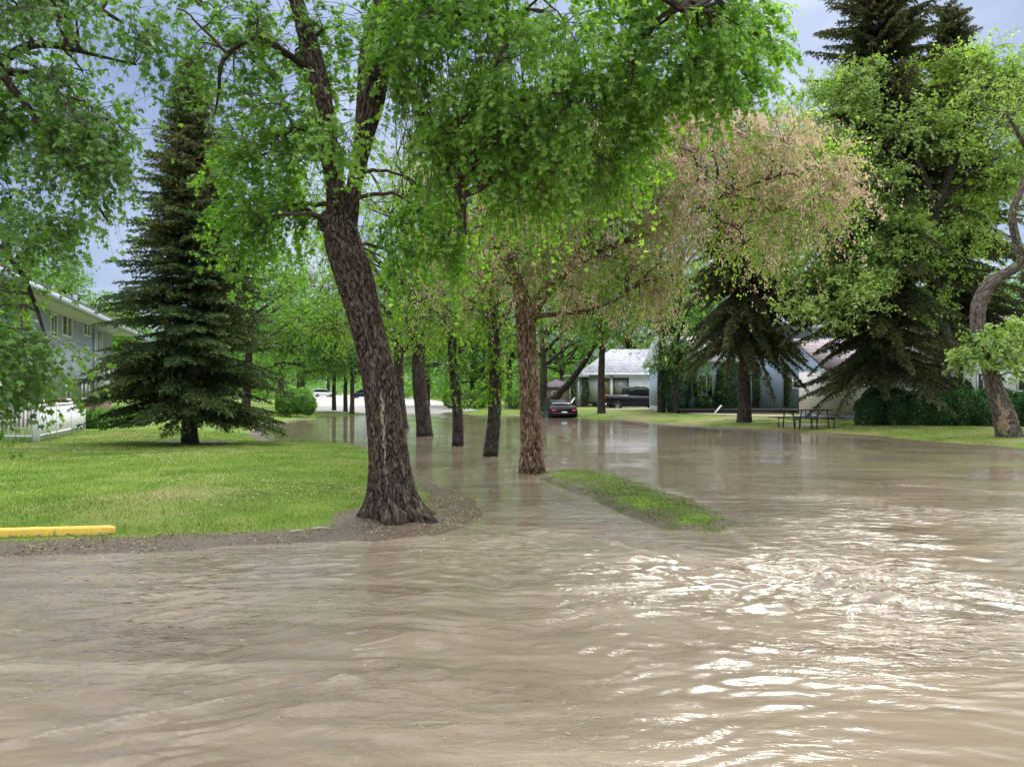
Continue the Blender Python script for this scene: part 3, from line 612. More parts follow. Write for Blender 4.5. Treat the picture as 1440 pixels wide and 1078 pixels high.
# ---- 3..6 the rest of the flooded row
def rowtree(name, label, px, py, zg, r, lean, crowns, seed, mats, tipz=8, shoots=0, kindl='lance', lm='leaf_mid', bias=0., fl=.2, leaf=.11, n_l=7, ns=70, extra=()):
    rg = np.random.default_rng(seed); tr, bb, bl = MB(), MB(), MB(); x, y = G(px, py, zg); z0 = zg-.15; T = []
    for k, h in enumerate([0, .3, 1, 2, 3, 4, 5.2, 6.5, tipz]):
        T.append([x+lean*h+.06*math.sin(h*1.3+seed), y+.05*math.sin(h*1.1+seed*2), z0+h, r*.9*(1-.08*h)*(1 if h < 5.5 else .7)])
    a = limb(tr, T, ns, .03, .022, 14, fl, float(seed)); ls = [(a[0][-max(10, int(len(a[0])*.55)):], a[1][-max(10, int(len(a[0])*.55)):])]
    for q in range(6):
        h = rg.uniform(3.2, 6); p0 = np.array([x+lean*h, y, z0+h]); an = rg.uniform(0, 6.28); d = np.array([math.cos(an), math.sin(an), .75]); 
        ls.append(limb(tr, [[*p0, r*.4], [*(p0+d*.8), r*.34], [*(p0+d*1.7+[0, 0, .1]), r*.24], [*(p0+d*2.8+[0, 0, -.2]), r*.1]], 10, .08))
    for ex in extra: ls.append(limb(tr, [W(*q) for q in ex], 16, .08))
    sk = skel(*ls); E = [(P(cx, cy, cd), rad, n) for cx, cy, cd, rad, n in crowns]
    crown(bb, bl, sk, E, rg, twigs=4, tl=.55, lpt=n_l, leaf=leaf, kind=kindl, droop=.8, hang=.2, gth=-.12, bias=bias, twr=.004)
    if shoots:
        E = [((x+lean*h, y-.05, z0+h), (.42, .42, .3), 7) for h in np.arange(1.5, 3.6, .35)]
        crown(bb, bl, (a[0], a[1]), E, rg, twigs=3, tl=.3, lpt=8, leaf=.09, kind='oval', droop=.8, gth=-1, bias=.1, shell=False, br=.01)
    return tree(name, label, (x, y, z0), tr, bb, bl, mats, M['twig'], M[lm])
rowtree('boxelder_tree', 'slightly leaning dark-trunked tree in the water, second of the flooded row', 690, 641, 0, .20, .035, [(690, 330, 19, (2.2, 1.8, 1.8), 130), (640, 420, 19, (1.2, 1.2, .8), 50), (740, 400, 19.5, (1.4, 1.2, 1.0), 50), (700, 220, 19.5, (2.4, 2, 1.6), 60)], 31, M['bark_dark'], shoots=1)
rowtree('boxelder_tree', 'slender dark straight-trunked tree in the water, third of the flooded row', 642, 627, 0, .185, -.02, [(620, 400, 22.5, (2.0, 1.6, 1.7), 130), (560, 330, 22, (2.2, 1.6, 1.6), 90), (660, 300, 23, (2.4, 2, 2.0), 90)], 32, M['bark_dark'], shoots=1, bias=.1)
rowtree('boxelder_tree', 'dark tree whose thick trunk leans left, fourth of the flooded row behind the maple', 596, 613, 0, .32, -.05, [(590, 430, 27, (2.6, 2.0, 1.7), 130), (520, 400, 27, (2.2, 2, 1.5), 70), (590, 300, 28, (3.2, 2.4, 2.8), 110)], 33, M['bark_dark'], tipz=9.5, bias=.15, leaf=.14)
rowtree('boxelder_tree', 'dark tree half hidden right behind the maple trunk, fifth of the flooded row', 566, 602, 0, .30, -.06, [(550, 440, 32, (2.8, 2.4, 2.0), 110), (470, 420, 31, (2.4, 2, 1.6), 70), (540, 330, 33, (3.2, 2.4, 2.6), 90), (440, 330, 32, (2.6, 2, 2.2), 90), (500, 230, 33, (3, 2, 2.2), 70)], 34, M['bark_dark'], tipz=9.5, bias=.15, leaf=.15, ns=40)

# ---- 7. overhanging tree at the top left, trunk just outside the frame
rg = np.random.default_rng(303); tr, bb, bl = MB(), MB(), MB(); D = 9.0
T = [[-8.6, D, .1, .30], [-8.6, D, .6, .27], [-8.55, D, 1.8, .25], [-8.4, D, 3.0, .23], [-8.2, D, 4.2, .20], [-8.0, D, 5.6, .16], [-7.7, D, 7.4, .1], [-7.5, D, 9, .05]]
a = limb(tr, T, 48, .05, .02, 14, .4, 1.)
l = [limb(tr, [[-8.3, D, 3.4, .12], W(-120, 150, D-.2, .09), W(-30, 105, D-.3, .065), W(25, 68, D-.4, .05), W(50, 60, D-.4, .045), W(80, 63, D-.4, .035), W(130, 75, D-.4, .02), W(190, 90, D-.4, .01)], 14, .04),
     limb(tr, [[-8.4, D, 3.0, .12], W(-100, 170, D-.3, .09), W(-20, 100, D-.5, .06), W(20, 130, D-.6, .04), W(60, 180, D-.6, .032), W(110, 250, D-.6, .022), W(150, 310, D-.6, .012)], 14, .04),
     limb(tr, [W(-20, 100, D-.4, .05), W(45, 104, D-.5, .035), W(75, 125, D-.5, .032), W(97, 150, D-.5, .026), W(130, 200, D-.6, .014)], 12, .04),
     limb(tr, [[-8.1, D, 5.0, .11], W(-120, -60, D+.4, .08), W(0, -60, D+.5, .06), W(90, -20, D+.5, .04), W(170, 30, D+.4, .02)], 12, .05),
     limb(tr, [[-8.45, D, 2.9, .10], W(-90, 330, D-.2, .07), W(-30, 330, D-.4, .045), W(20, 370, D-.5, .03), W(50, 430, D-.5, .02), W(70, 500, D-.5, .01)], 12, .05)]
sk = skel((a[0][40:], a[1][40:]), *l)
kw = dict(twigs=5, tl=.42, lpt=9, leaf=.072, kind='palm', droop=1.0, hang=.4, br=.016, twr=.0025, tmat=0)
E = [(P(60, 80, 8.6), (1.2, 1.0, 1.1), 150), (P(140, 150, 8.5), (.6, .6, .8), 40), (P(50, 260, 8.4), (.8, .7, .6), 56), (P(120, 310, 8.5), (.42, .4, .35), 18), (P(-130, 150, 8.8), (1.0, 1.1, 2), 60), (P(190, 60, 8.7), (.33, .4, .65), 22)]
crown(bb, bl, sk, E, rg, gth=-.02, bias=.12, **kw)
E = [(P(10, 440, 8.4), (.46, .5, .6), 26), (P(70, 485, 8.5), (.36, .35, .3), 15), (P(-80, 420, 8.5), (.7, .5, .9), 40), (P(15, 530, 8.4), (.35, .4, .22), 16)]
crown(bb, bl, sk, E, rg, gth=-.2, bias=.06, **kw)
crown(bb, bl, sk, [(P(20, -170, 9.2), (2.2, 1.6, 1.2), 90)], rg, gth=-.05, **kw)
tree('overhanging_tree', 'tree leaning in from the left edge, drooping small-leaved branches in front of the grey building', T[0][:3], tr, bb, bl, M['bark'], M['twig'], M['leaf_left'])

# ---- 8. pale elm on the right, rising behind the hedge
rg = np.random.default_rng(404); tr, bb, bl = MB(), MB(), MB(); D = 33.5
T = [W(1326, 605, D, .36), W(1326, 570, D, .34), W(1326, 520, D, .32), W(1326, 470, D, .30), W(1322, 430, D, .27), W(1313, 395, D-1.8, .25), W(1312, 350, D-2.2, .23), W(1318, 300, D-2.6, .21), W(1325, 275, D-2.7, .19), W(1338, 240, D-2.9, .16), W(1355, 205, D-3.1, .13), W(1370, 170, D-3.1, .10), W(1372, 130, D-2.9, .05)]
a = limb(tr, T, 40, .08, .02, 12, .2, 2.)
l = [limb(tr, [W(1316, 305, D-2.6, .15), W(1305, 260, D-3.0, .14), W(1290, 225, D-3.2, .115), W(1283, 190, D-3.3, .085), W(1276, 150, D-3.2, .045)], 12, .1),
     limb(tr, [W(1295, 240, D-3.1, .08), W(1262, 215, D-3.3, .07), W(1225, 190, D-3.2, .045), W(1195, 170, D-2.6, .03), W(1165, 150, D-2.6, .015)], 10, .1),
     limb(tr, [W(1312, 290, D-2.7, .08), W(1275, 255, D-3.2, .07), W(1240, 228, D-3.3, .045), W(1210, 215, D-2.7, .03)], 10, .1),
     limb(tr, [W(1314, 380, D-2.0, .11), W(1280, 350, D-2.6, .10), W(1240, 325, D-2.4, .06), W(1190, 318, D-2.7, .04), W(1150, 330, D-2.8, .02)], 10, .1),
     limb(tr, [W(1322, 430, D, .10), W(1290, 420, D-2.0, .09), W(1260, 415, D-2.4, .06), W(1210, 430, D-2.7, .03)], 10, .1),
     limb(tr, [W(1325, 278, D-2.7, .09), W(1350, 262, D-3.0, .08), W(1375, 230, D-3.1, .06), W(1395, 190, D-3.0, .03)], 10, .1)]
sk = skel((a[0][60:], a[1][60:]), *l)
E = [(P(1235, 200, 31.3), (3.8, 1.9, 3.2), 470), (P(1350, 195, 31.6), (3.2, 2.0, 3.5), 400), (P(1185, 340, 31.0), (3.4, 1.7, 2.0), 330), (P(1175, 415, 30.6), (2.4, 1.8, 1.1), 60), (P(1310, 330, 32), (2.6, 1.6, 2.0), 110), (P(1400, 110, 31.5), (2.2, 2, 1.6), 70), (P(1290, 430, 32), (1.2, 1, .6), 24)]
crown(bb, bl, sk, E, rg, twigs=7, tl=.9, lpt=15, leaf=.13, kind='rhomb', droop=.25, gap=.6, gth=-.06, twr=.006, br=.035, up=.1, out=.8, bias=.2, hub=6)
tree('elm_tree', 'airy light green elm with dark forking limbs rising behind the hedge', T[0][:3], tr, bb, bl, M['bark_dark'], M['bark_dark'], M['leaf_elm'])

# ---- 9. crooked tree at the right edge with a rotted hollow
rg = np.random.default_rng(505); tr, bb, bl = MB(), MB(), MB(); D = 24.8
def hollow(v, bk, q):
    px = 720+v[:, 0]/v[:, 1]*F; py = HZ-(v[:, 2]-CZ)/v[:, 1]*F; front = v[:, 1] < D+.05
    e = ((px-1411)/9.5)**2+((py-594)/20.)**2+.9*pn(v*7.+3); e2 = ((px-1404-(py-560)*.10)/3.0)**2+((py-565)/14.)**2
    return np.where(front & ((e < .8) | (e2 < .8)), 1.75+.25*pn(v*15.), q)
T = [W(1420, 622, D, .44), W(1419, 611, D, .44), W(1413, 590, D, .43), W(1405, 565, D, .37), W(1397, 540, D, .30), W(1390, 515, D, .27), W(1382, 490, D, .28), W(1376, 465, D, .28), W(1375, 440, D, .28), W(1381, 418, D, .27), W(1393, 398, D-.1, .25), W(1408, 388, D-.1, .21), W(1426, 378, D-.2, .19), W(1438, 365, D-.3, .17), W(1430, 335, D-.3, .15), W(1425, 300, D-.4, .14), W(1438, 265, D-.4, .12), W(1455, 220, D-.4, .10), W(1475, 160, D-.4, .07)]
T = [[q[0], q[1], q[2], q[3]*.80] for q in T]
a = limb(tr, T, 90, .03, .03, 12, .22, 3., hollow)
l = [limb(tr, [W(1452, 225, D-.3, .07), W(1436, 190, D-.5, .06), W(1420, 165, D-.6, .05), W(1400, 155, D-.7, .035), W(1385, 150, D-.7, .02)], 10, .08),
     limb(tr, [W(1384, 500, D-.2, .06), W(1372, 485, D-.7, .05), W(1362, 478, D-1, .03)], 10, .08), limb(tr, [W(1392, 505, D-.2, .06), W(1415, 485, D-.8, .05), W(1435, 478, D-1, .03)], 10, .08),
     limb(tr, [W(1475, 160, D-.4, .08), W(1500, 80, D, .06), W(1540, 0, D, .03)], 10, .1)]
sk = skel((a[0][90:], a[1][90:]), *l)
E = [(P(1400, 490, 24), (1.05, .7, .55), 70), (P(1352, 505, 24), (.35, .4, .3), 14), (P(1425, 465, 24), (.6, .5, .5), 26), (P(1432, 520, 24), (.3, .3, .4), 8)]
crown(bb, bl, sk, E, rg, twigs=4, tl=.35, lpt=8, leaf=.12, kind='oval', droop=.5, gth=-.6, bias=.12)
E = [(P(1440, 130, 24.2), (1.6, 1.2, 1.4), 60), (P(1470, 330, 24), (.9, 1, 1.6), 40), (P(1560, 120, 24), (2.5, 2.2, 2.8), 140)]
crown(bb, bl, sk, E, rg, twigs=4, tl=.6, lpt=9, leaf=.10, kind='lance', droop=.3, gth=-.2, bias=.05)
tree('crooked_tree', 'crooked tree at the right edge with a pale rotted hollow at its base', T[0][:3], tr, bb, bl, M['bark_grey'], M['twig'], M['leaf_elm'])

# ------------------------------------------------------------------ spruces
def spruce_parts(H_, Rb, rt, first, seed, droop=.35, per=6, lift=.25, nd=1., nl=.07, step=.24, gapp=.0, topb=.0, irregular=.15, power=.85, nw=.012, hangt=.3):
    rg = np.random.default_rng(seed); tr, bb, bl = MB(), MB(), MB()
    z = np.linspace(-.15, H_, 26); path = np.column_stack([.04*np.sin(z*.7+seed), .04*np.cos(z*.6), z, np.maximum(rt*(1-np.maximum(z, 0)/H_)**.8, .012)])
    limb(tr, path, 28, .09, .015, 12, .5, float(seed)); TW = []; z = first; bs = []
    while z < H_-.1:
        t = (z-first)/(H_-first); prof = (1-t)**power*(.78+.22*min(1, t*8))
        for k in range(per):
            if rg.random() < gapp: continue
            an = rg.uniform(0, 6.28); Lb = Rb*prof*rg.uniform(1-irregular*2, 1+irregular)+.12; zz = z+rg.normal(0, step*.4)
            d = np.array([math.cos(an), math.sin(an), 0]); dr = droop*(1-.75*t)*Lb; li = (lift+.5*t)*Lb*.5
            p0 = np.array([0, 0, zz]); p1 = p0+d*Lb*.5+[0, 0, li*.55-dr*.35]; p2 = p0+d*Lb+[0, 0, li-dr*rg.uniform(.7, 1.3)]
            bs.append((p0, p1, p2, Lb, rt*.16*(prof*.8+.15), t))
        z += step*(1-.45*t)
    A = np.array([q[0] for q in bs]); B_ = np.array([q[1] for q in bs]); C_ = np.array([q[2] for q in bs]); Lb = np.array([q[3] for q in bs]); rb = np.array([q[4] for q in bs]); tt = np.array([q[5] for q in bs])
    C = bez(A, B_, C_, 10); twigtubes(bb, C, rb, rb*.15, 5)
    st, en, hv = [], [], []
    for i in range(len(bs)):
        m = max(4, int(Lb[i]/.085)); s = np.linspace(.10, 1, m); k = s*9; j = np.minimum(k.astype(int), 8); f = (k-j)[:, None]; p = C[i, j]*(1-f)+C[i, j+1]*f
        ax = nrm(C[i, j+1]-C[i, j]); sd = nrm(np.cross(ax, [0, 0, 1.])); 
        for sg in (-1, 1):
            L_ = ((1-s)*.42*min(Lb[i], 2.6)**.8+.13)*rg.uniform(.6, 1.15, m)
            dv = nrm(ax*rg.uniform(.5, .9, (m, 1))+sd*sg*rg.uniform(.6, 1, (m, 1))+np.array([0, 0, 1.])*(rg.normal(0, .12, (m, 1))-hangt))
            st.append(p); en.append(p+dv*L_[:, None]); hv.append(np.full(m, tt[i]))
        st.append(p[:-1]); en.append(p[1:]); hv.append(np.full(m-1, tt[i]))
    st = np.concatenate(st); en = np.concatenate(en); hv = np.concatenate(hv); L_ = np.linalg.norm(en-st, axis=1)
    cnt = np.maximum(3, (L_/.028*nd)).astype(int); ix = np.repeat(np.arange(len(st)), cnt); n = len(ix); u = rg.random(n)[:, None]
    p = st[ix]*(1-u)+en[ix]*u; ax = nrm(en-st)[ix]; d = nrm(ax*.75+rg.normal(0, .6, (n, 3))+[0, 0, .10]); ln = nl*rg.uniform(.6, 1.25, n)
    w = nrm(np.cross(d, rg.normal(size=(n, 3))))*nw
    v = np.stack([p-w, p+w, p+d*ln[:, None]], 1).reshape(-1, 3)
    tw = rg.normal(0, .10, len(st)); rnd = .38+tw[ix]+rg.normal(0, .13, n)+.22*(u[:, 0]**3)+.25*pn(p*.9+seed)
    rnd += topb*np.clip((hv[ix]-.30)*2.0, 0, 1)*rg.uniform(.2, 1, n)
    bl.add(v, np.arange(3*n).reshape(-1, 3), np.repeat(np.clip(rnd, 0, 1), 3))
    return tr, bb, bl
def spruce(label, base, parts, tm, lm, rz=0, sc=None, group=None):
    t = thing('spruce_tree', label, 'spruce', base, rz, group, sc); tr, bb, bl = parts
    tr.build('trunk', tm, t, True); bb.build('branches', M['bark_dark'], t, True); bl.build('crown', lm, t); return t
x, y = G(268, 623, .2)
spruce('symmetrical dark green spruce with browning top standing alone on the left lawn', (x, y, gzs(x, y)), spruce_parts(10.7, 2.75, .20, 1.0, 61, .34, 11, .14, 1.3, .085, .20, gapp=.03, topb=.5, power=.90, nw=.018, hangt=.32, irregular=.2), M['bark_dark'], M['needle'])
x, y = G(1240, 602, .2); y += 3.0; x *= y/(y-3)
big = spruce_parts(22, 4.4, .31, 2.6, 71, .74, 8, .50, .95, .13, .38, .16, .14, .26, .55, .030, .75)
sp = spruce('tallest dark spruce with ragged spire top, its trunk beside the left end of the hedge', (x, y, .1), big, M['bark_dark'], M['needle_dark'])
x2, y2 = G(1372, 600, .2); y2 += 8; x2 *= y2/(y2-8)
dup(sp, (x2-1.2, y2, .1), 2.1, (.9, .9, .96), 'dark spruce mostly hidden behind the airy elm and the crooked tree')
x, y = G(1047, 594, .15)
spruce('dark spruce with bare lower trunk and hanging lower boughs in front of the blue house', (x, y, .08), spruce_parts(12.5, 3.3, .32, 4.3, 83, .95, 10, .30, 1.15, .12, .30, .05, .05, .2, .45, .030, .9), M['bark_dark'], M['needle_dark'], 1.0)
dup(sp, (-46, 92, .1), .8, (.8, .8, .62), 'brownish spruce showing between the grey building roof and the lawn spruce')

# ------------------------------------------------------------------ background broadleaf trees
def proto(seed, H_, Rc, n, lm, leaf=.2, kind='clus', lean=0., zc=.62, low=0., bias=0.):
    rg = np.random.default_rng(seed); tr, bb, bl = MB(), MB(), MB(); r = H_*.022
    T = [[lean*h, .05*math.sin(h), h-.15, r*(1-.085*h*9/H_)] for h in np.linspace(0, H_*.85, 9)]
    a = limb(tr, T, 20, .12, .02, 12, .25, float(seed)); ls = [(a[0][len(a[0])//3:], a[1][len(a[0])//3:])]
    for q in range(9):
        h = rg.uniform(.28, .6)*H_; p0 = np.array([lean*h, 0, h]); an = rg.uniform(0, 6.28); d = np.array([math.cos(an), math.sin(an), .9])*Rc*.33
        ls.append(limb(tr, [[*p0, r*.42], [*(p0+d*.8), r*.36], [*(p0+d*1.7), r*.24], [*(p0+d*2.4-[0, 0, .1]), r*.12]], 8, .15))
    E = [((lean*H_*.6, 0, H_*zc), (Rc*.8, Rc*.8, H_*.32), n//3)]
    for q in range(9):
        an = q*.7+rg.uniform(0, .6); h = rg.uniform(.36-low, .85)*H_; rr_ = Rc*rg.uniform(.35, .75)*(1.15-abs(h/H_-.55)); E.append(((lean*h+math.cos(an)*rr_, math.sin(an)*rr_, h), (Rc*.48, Rc*.48, H_*.13), n//12))
    crown(bb, bl, skel(*ls), E, rg, twigs=4, tl=.8, lpt=7, leaf=leaf, kind=kind, droop=.5, gap=.45, gth=-.12, twr=0, br=.05, hub=9, bias=bias)
    return tr, bb, bl
def place(parts, lm, label, x, y, rz, s, group=None, tm=None, name='broadleaf_tree'):
    t = thing(name, label, 'tree', (x, y, gzs(x, y)-.02), rz, group, s); tr, bb, bl = parts
    tr.build('trunk', tm or M['bark_dark'], t, True); bb.build('branches', M['bark_dark'], t, True); bl.build('crown', lm, t); return t
def at(px, y): return (px-720)/F*y
PA = proto(1, 12, 4.6, 330, None, .24, low=.10); PB = proto(2, 14, 5.0, 360, None, .26, lean=.05); PC = proto(3, 10, 4.0, 260, None, .22, low=.16); PD = proto(4, 13, 4.2, 260, None, .22, low=-.06, zc=.68)
A_ = place(PA, M['leaf_far'], 'bushy green tree standing left of the three thin trunks at the far road', at(425, 66), 66, 0, (1, 1, 1))
def more(src, label, px, y, rz, s, group=None): return dup(src, (at(px, y), y, gzs(at(px, y), y)-.02), rz, s, label, group)
more(A_, 'leftmost of three thin-trunked trees on the far grass edge by the road', 470, 57, 1.2, (.62, .62, .8))
more(A_, 'middle one of three thin-trunked trees on the far grass edge by the road', 486, 55, 2.9, (.6, .6, .85))
more(A_, 'rightmost of three thin-trunked trees on the far grass edge, nearest the maple trunk', 495, 53, 4.3, (.62, .62, .78))
B_ = place(PB, M['leaf_far'], 'tall green tree directly behind the lawn spruce', at(345, 52), 52, 0, (1, 1, .85))
rowtree('broadleaf_tree', 'forked dark tree behind the seed-laden tree, its low limb leaning right towards the white bungalow', 765, 579, .1, .36, -.02, [(770, 400, 49, (3.5, 3, 2.4), 120), (850, 440, 48, (2.2, 2, 1.6), 60), (740, 300, 49, (4, 3, 3), 110)], 35, M['bark_dark'], tipz=12, leaf=.24, n_l=6, ns=30, kindl='clus', lm='leaf_far',
        extra=[[(768, 570, 54.0, .28), (783, 556, 53.6, .25), (800, 538, 53.4, .23), (820, 512, 53.2, .19), (838, 482, 53.0, .15), (850, 455, 52.8, .1)]])
D_ = place(PD, M['leaf_far'], 'slim tree with a clean grey-brown trunk in front of the white bungalow', at(846, 50), 50, .4, (.9, .9, 1.0))
more(D_, 'slender tree just left of the twin-stemmed tree by the black pickup', 930, 50.5, 2.2, (.9, .9, 1.05))
C_ = place(PC, M['leaf_far'], 'leafy tree leaning right beside the slender tree by the black pickup', at(950, 49), 49, 4.0, (.72, .72, 1.0))
more(C_, 'low bushy tree on the far bank right of the third flooded trunk', 664, 72, 1.4, (.9, .9, .8))
for i, (px, y, rz, s, q, lb) in enumerate([
    (30, 62, .5, (1.15, 1.15, 1.0), 'B', 'light green treetop above the grey apartment roof at far left'), (110, 74, 2.5, (1.1, 1.1, 1.05), 'A', 'light green treetop rising behind the middle of the apartment roof'),
    (395, 84, 1.5, (1.2, 1.2, 1.0), 'B', 'tree behind the round shrub and the bushy far-left tree'),
    (640, 62, .3, (1., 1., .95), 'B', 'tree on the far bank seen between the second and third flooded trunks'), (600, 70, 2.3, (1.2, 1.2, 1.), 'A', 'tree on the far bank left of the third flooded trunk'),
    (680, 66, 2.6, (.8, .8, .9), 'C', 'small-stemmed tree on the far bank by the grey utility box'), (715, 76, 5.1, (1.1, 1.1, .95), 'B', 'tree behind the grey utility box'),
    (790, 82, 1.1, (1.1, 1.1, 1.0), 'A', 'tree behind the black coupe left of the white bungalow'), (1010, 74, 3.3, (1.2, 1.2, 1.0), 'B', 'tall tree behind the blue house near the upper window'),
    (880, 84, .2, (1.4, 1.4, 1.15), 'B', 'large tree rising behind the roof of the white bungalow'), (1090, 66, 4.4, (1.1, 1.1, .9), 'A', 'green treetop rising behind the right half of the blue house'),
    (1180, 64, 2.0, (1.1, 1.1, 1.15), 'B', 'tree hidden behind the tallest spruce'), (1430, 62, 4.9, (1.2, 1.2, .95), 'B', 'tree behind the roof of the right-hand white house')]):
    more({'A': A_, 'B': B_, 'C': C_}[q], lb, px, y, rz, s)
gi = 0
for px in range(-160, 1700, 95):
    if 430 < px < 560: continue
    y = 118+((px*37) % 40); src = (A_, B_)[gi % 2]; gi += 1
    more(src, 'distant tree in the far green backdrop behind the houses', px+((px*13) % 40), y, px*.7, (1.5, 1.5, 1.25), 'distant backdrop trees')
more(A_, 'distant tree closing the view at the far end of the pale road', 462, 175, 1., (1.6, 1.6, 1.1)); more(B_, 'big distant tree right of the far end of the pale road', 540, 150, 3., (1.5, 1.5, 1.1))

# ------------------------------------------------------------------ bushes, hedge, ivy
def leafmass(name, label, cat, boxes, n, leaf, lm, seed, sub='stems', kind='oval', loc=None, group=None, jit=.06):
    """dense shrub: leaves on the lumpy shell of round boxes, stems inside"""
    rg = np.random.default_rng(seed); bl, bb = MB(), MB(); loc = np.asarray(loc if loc is not None else boxes[0][0], float); tot = sum(a[1][0]*a[1][2]+a[1][1]*a[1][2]+a[1][0]*a[1][1] for a in boxes)
    for c, h, rz in boxes:
        c = np.asarray(c, float); h = np.asarray(h, float); k = int(n*(h[0]*h[2]+h[1]*h[2]+h[0]*h[1])/tot)
        d = nrm(rg.normal(size=(k, 3))); d[:, 2] = np.where(d[:, 2] < -.8, -d[:, 2], d[:, 2]); s = np.abs(d)**2.6; s = s.sum(1)**(-1/2.6); u = d*s[:, None]
        nr = u; cs, sn = math.cos(rz), math.sin(rz)
        pl = u*h; pl = np.stack([pl[:, 0]*cs-pl[:, 1]*sn, pl[:, 0]*sn+pl[:, 1]*cs, pl[:, 2]], 1); no = np.stack([nr[:, 0]*cs-nr[:, 1]*sn, nr[:, 0]*sn+nr[:, 1]*cs, nr[:, 2]], 1)
        pw = pl+c; lump = pn(pw*1.9+seed)*.14+pn(pw*5+seed)*.06; pw = pw+nrm(no)*(lump-np.abs(rg.normal(0, jit, k)))[:, None]
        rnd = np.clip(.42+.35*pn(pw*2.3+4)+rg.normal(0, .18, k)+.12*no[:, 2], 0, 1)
        tip = rg.normal(0, .6, (k, 3))+no*.4; tip[:, 2] -= .15
        leaves(bl, pw, tip, no+rg.normal(0, .45, (k, 3)), leaf*rg.uniform(.6, 1.2, k), rnd, kind)
        m = max(6, int(h[0]*8)); xx = rg.uniform(-.8, .8, m)*h[0]; yy = rg.uniform(-.7, .7, m)*h[1]; A = np.stack([xx*cs-yy*sn, xx*sn+yy*cs, np.full(m, -h[2])], 1)+c; e = A+np.stack([rg.normal(0, .15, m), rg.normal(0, .15, m), rg.uniform(1.2, 1.85, m)*h[2]], 1)
        twigtubes(bb, bez(A, (A+e)/2+rg.normal(0, .08, (m, 3)), e, 5), np.full(m, .015), np.full(m, .006), 4)
    t = thing(name, label, cat, loc, 0, group)
    for b_, nm, mm in ((bb, sub, M['twig']), (bl, 'foliage', lm)):
        o = b_.build(nm, mm, None, False, loc=loc); o.parent = t; o.location = (0, 0, 0)
    return t
HB = []
for i in range(9):
    px = 1228+i*32; y = 32.6-.25*i; HB.append(((at(px, y), y, .78+.05*math.sin(i*2.1)), (.66, .55, .84+.05*math.sin(i*1.7)), 0))
leafmass('hedge', 'long dense dark green clipped hedge along the right bank', 'hedge', HB, 60000, .08, M['hedge'], 5, 'stems')
leafmass('shrub', 'round bright green shrub by the water left of the far road', 'shrub', [((at(415, 46), 46, .95), (1.15, .85, .80), 0)], 9000, .11, M['bush'], 6)
leafmass('shrub', 'low leafy plant clump beside the corner of the white fence', 'shrub', [((at(132, 29.5), 29.5, .5), (.48, .5, .36), 0)], 2400, .16, M['bush'], 7, kind='lance')
leafmass('shrub', 'flat pale-leaved plant between the fence corner plant and the lawn spruce', 'shrub', [((at(156, 31), 31, .38), (.5, .5, .25), 0)], 1600, .14, M['bush'], 17, kind='lance')
leafmass('shrub', 'low pale shrub seen through the lower boughs of the lawn spruce', 'shrub', [((at(185, 36), 36, .55), (1.3, .5, .35), 0)], 3000, .12, M['bush'], 8)
leafmass('shrub', 'shrub on the far bank between the flooded trunks left of the utility box', 'shrub', [((at(655, 62), 62, .9), (1.8, .8, .75), 0)], 3500, .15, M['leaf_far'], 9)
leafmass('shrub', 'shrub on the far bank right of the utility box', 'shrub', [((at(738, 60), 60, 1.0), (1.5, .8, .85), 0)], 3500, .15, M['leaf_far'], 10)
# far-off wood that closes the view behind everything: reads as one mass
rg = np.random.default_rng(77); bl = MB(); n = 60000; px = rg.uniform(-700, 2300, n); yy = rg.uniform(125, 190, n)
yy = np.where((px > 420) & (px < 560), yy+90, yy); hh = 6.5+3.*pn(np.stack([px*.006, yy*.02, px*0], 1)); zt = rg.random(n)**.8*hh
leaves(bl, np.stack([(px-720)/F*yy, yy, zt+.2], 1), rg.normal(size=(n, 3)), rg.normal(0, .6, (n, 3))+[0, -.6, .6], rg.uniform(.8, 1.5, n), np.clip(rg.normal(.4, .18, n), 0, 1), 'clus')
tag(bl.build('distant_wood', M['leaf_far']), 'far-off mass of trees closing the view beyond the road and houses', 'wood', kind='stuff')
# ------------------------------------------------------------------ building materials
def siding(name, c, step=.12, line=.72):
    def b(nt, N, out):
        pos = N('NewGeometry').outputs['Position']; z = N('SeparateXYZ', Vector=pos).outputs['Z']
        d = N('Math', operation='DIVIDE', _0=z, _1=step); fr = N('Math', operation='FRACT', _0=d.outputs[0]).outputs[0]
        n = N('TexNoise', Vector=pos, Scale=1.6, Detail=5.0).outputs['Fac']
        col = ramp(nt, n, [(.3, tuple(x*.84 for x in c)), (.7, c)])
        lm = N('MixRGB', blend_type='MULTIPLY', Fac=1.0, Color1=col, Color2=ramp(nt, fr, [(0, (line,)*3), (.10, (1, 1, 1)), (1, (1, 1, 1))]))
        bp = N('Bump', Height=fr, Strength=.9, Distance=.02)
        return N('BsdfPrincipled', **{'Base Color': lm.outputs[0], 'Roughness': .55, 'Specular IOR Level': .3, 'Normal': bp.outputs[0]}).outputs[0]
    return mat(name, b)
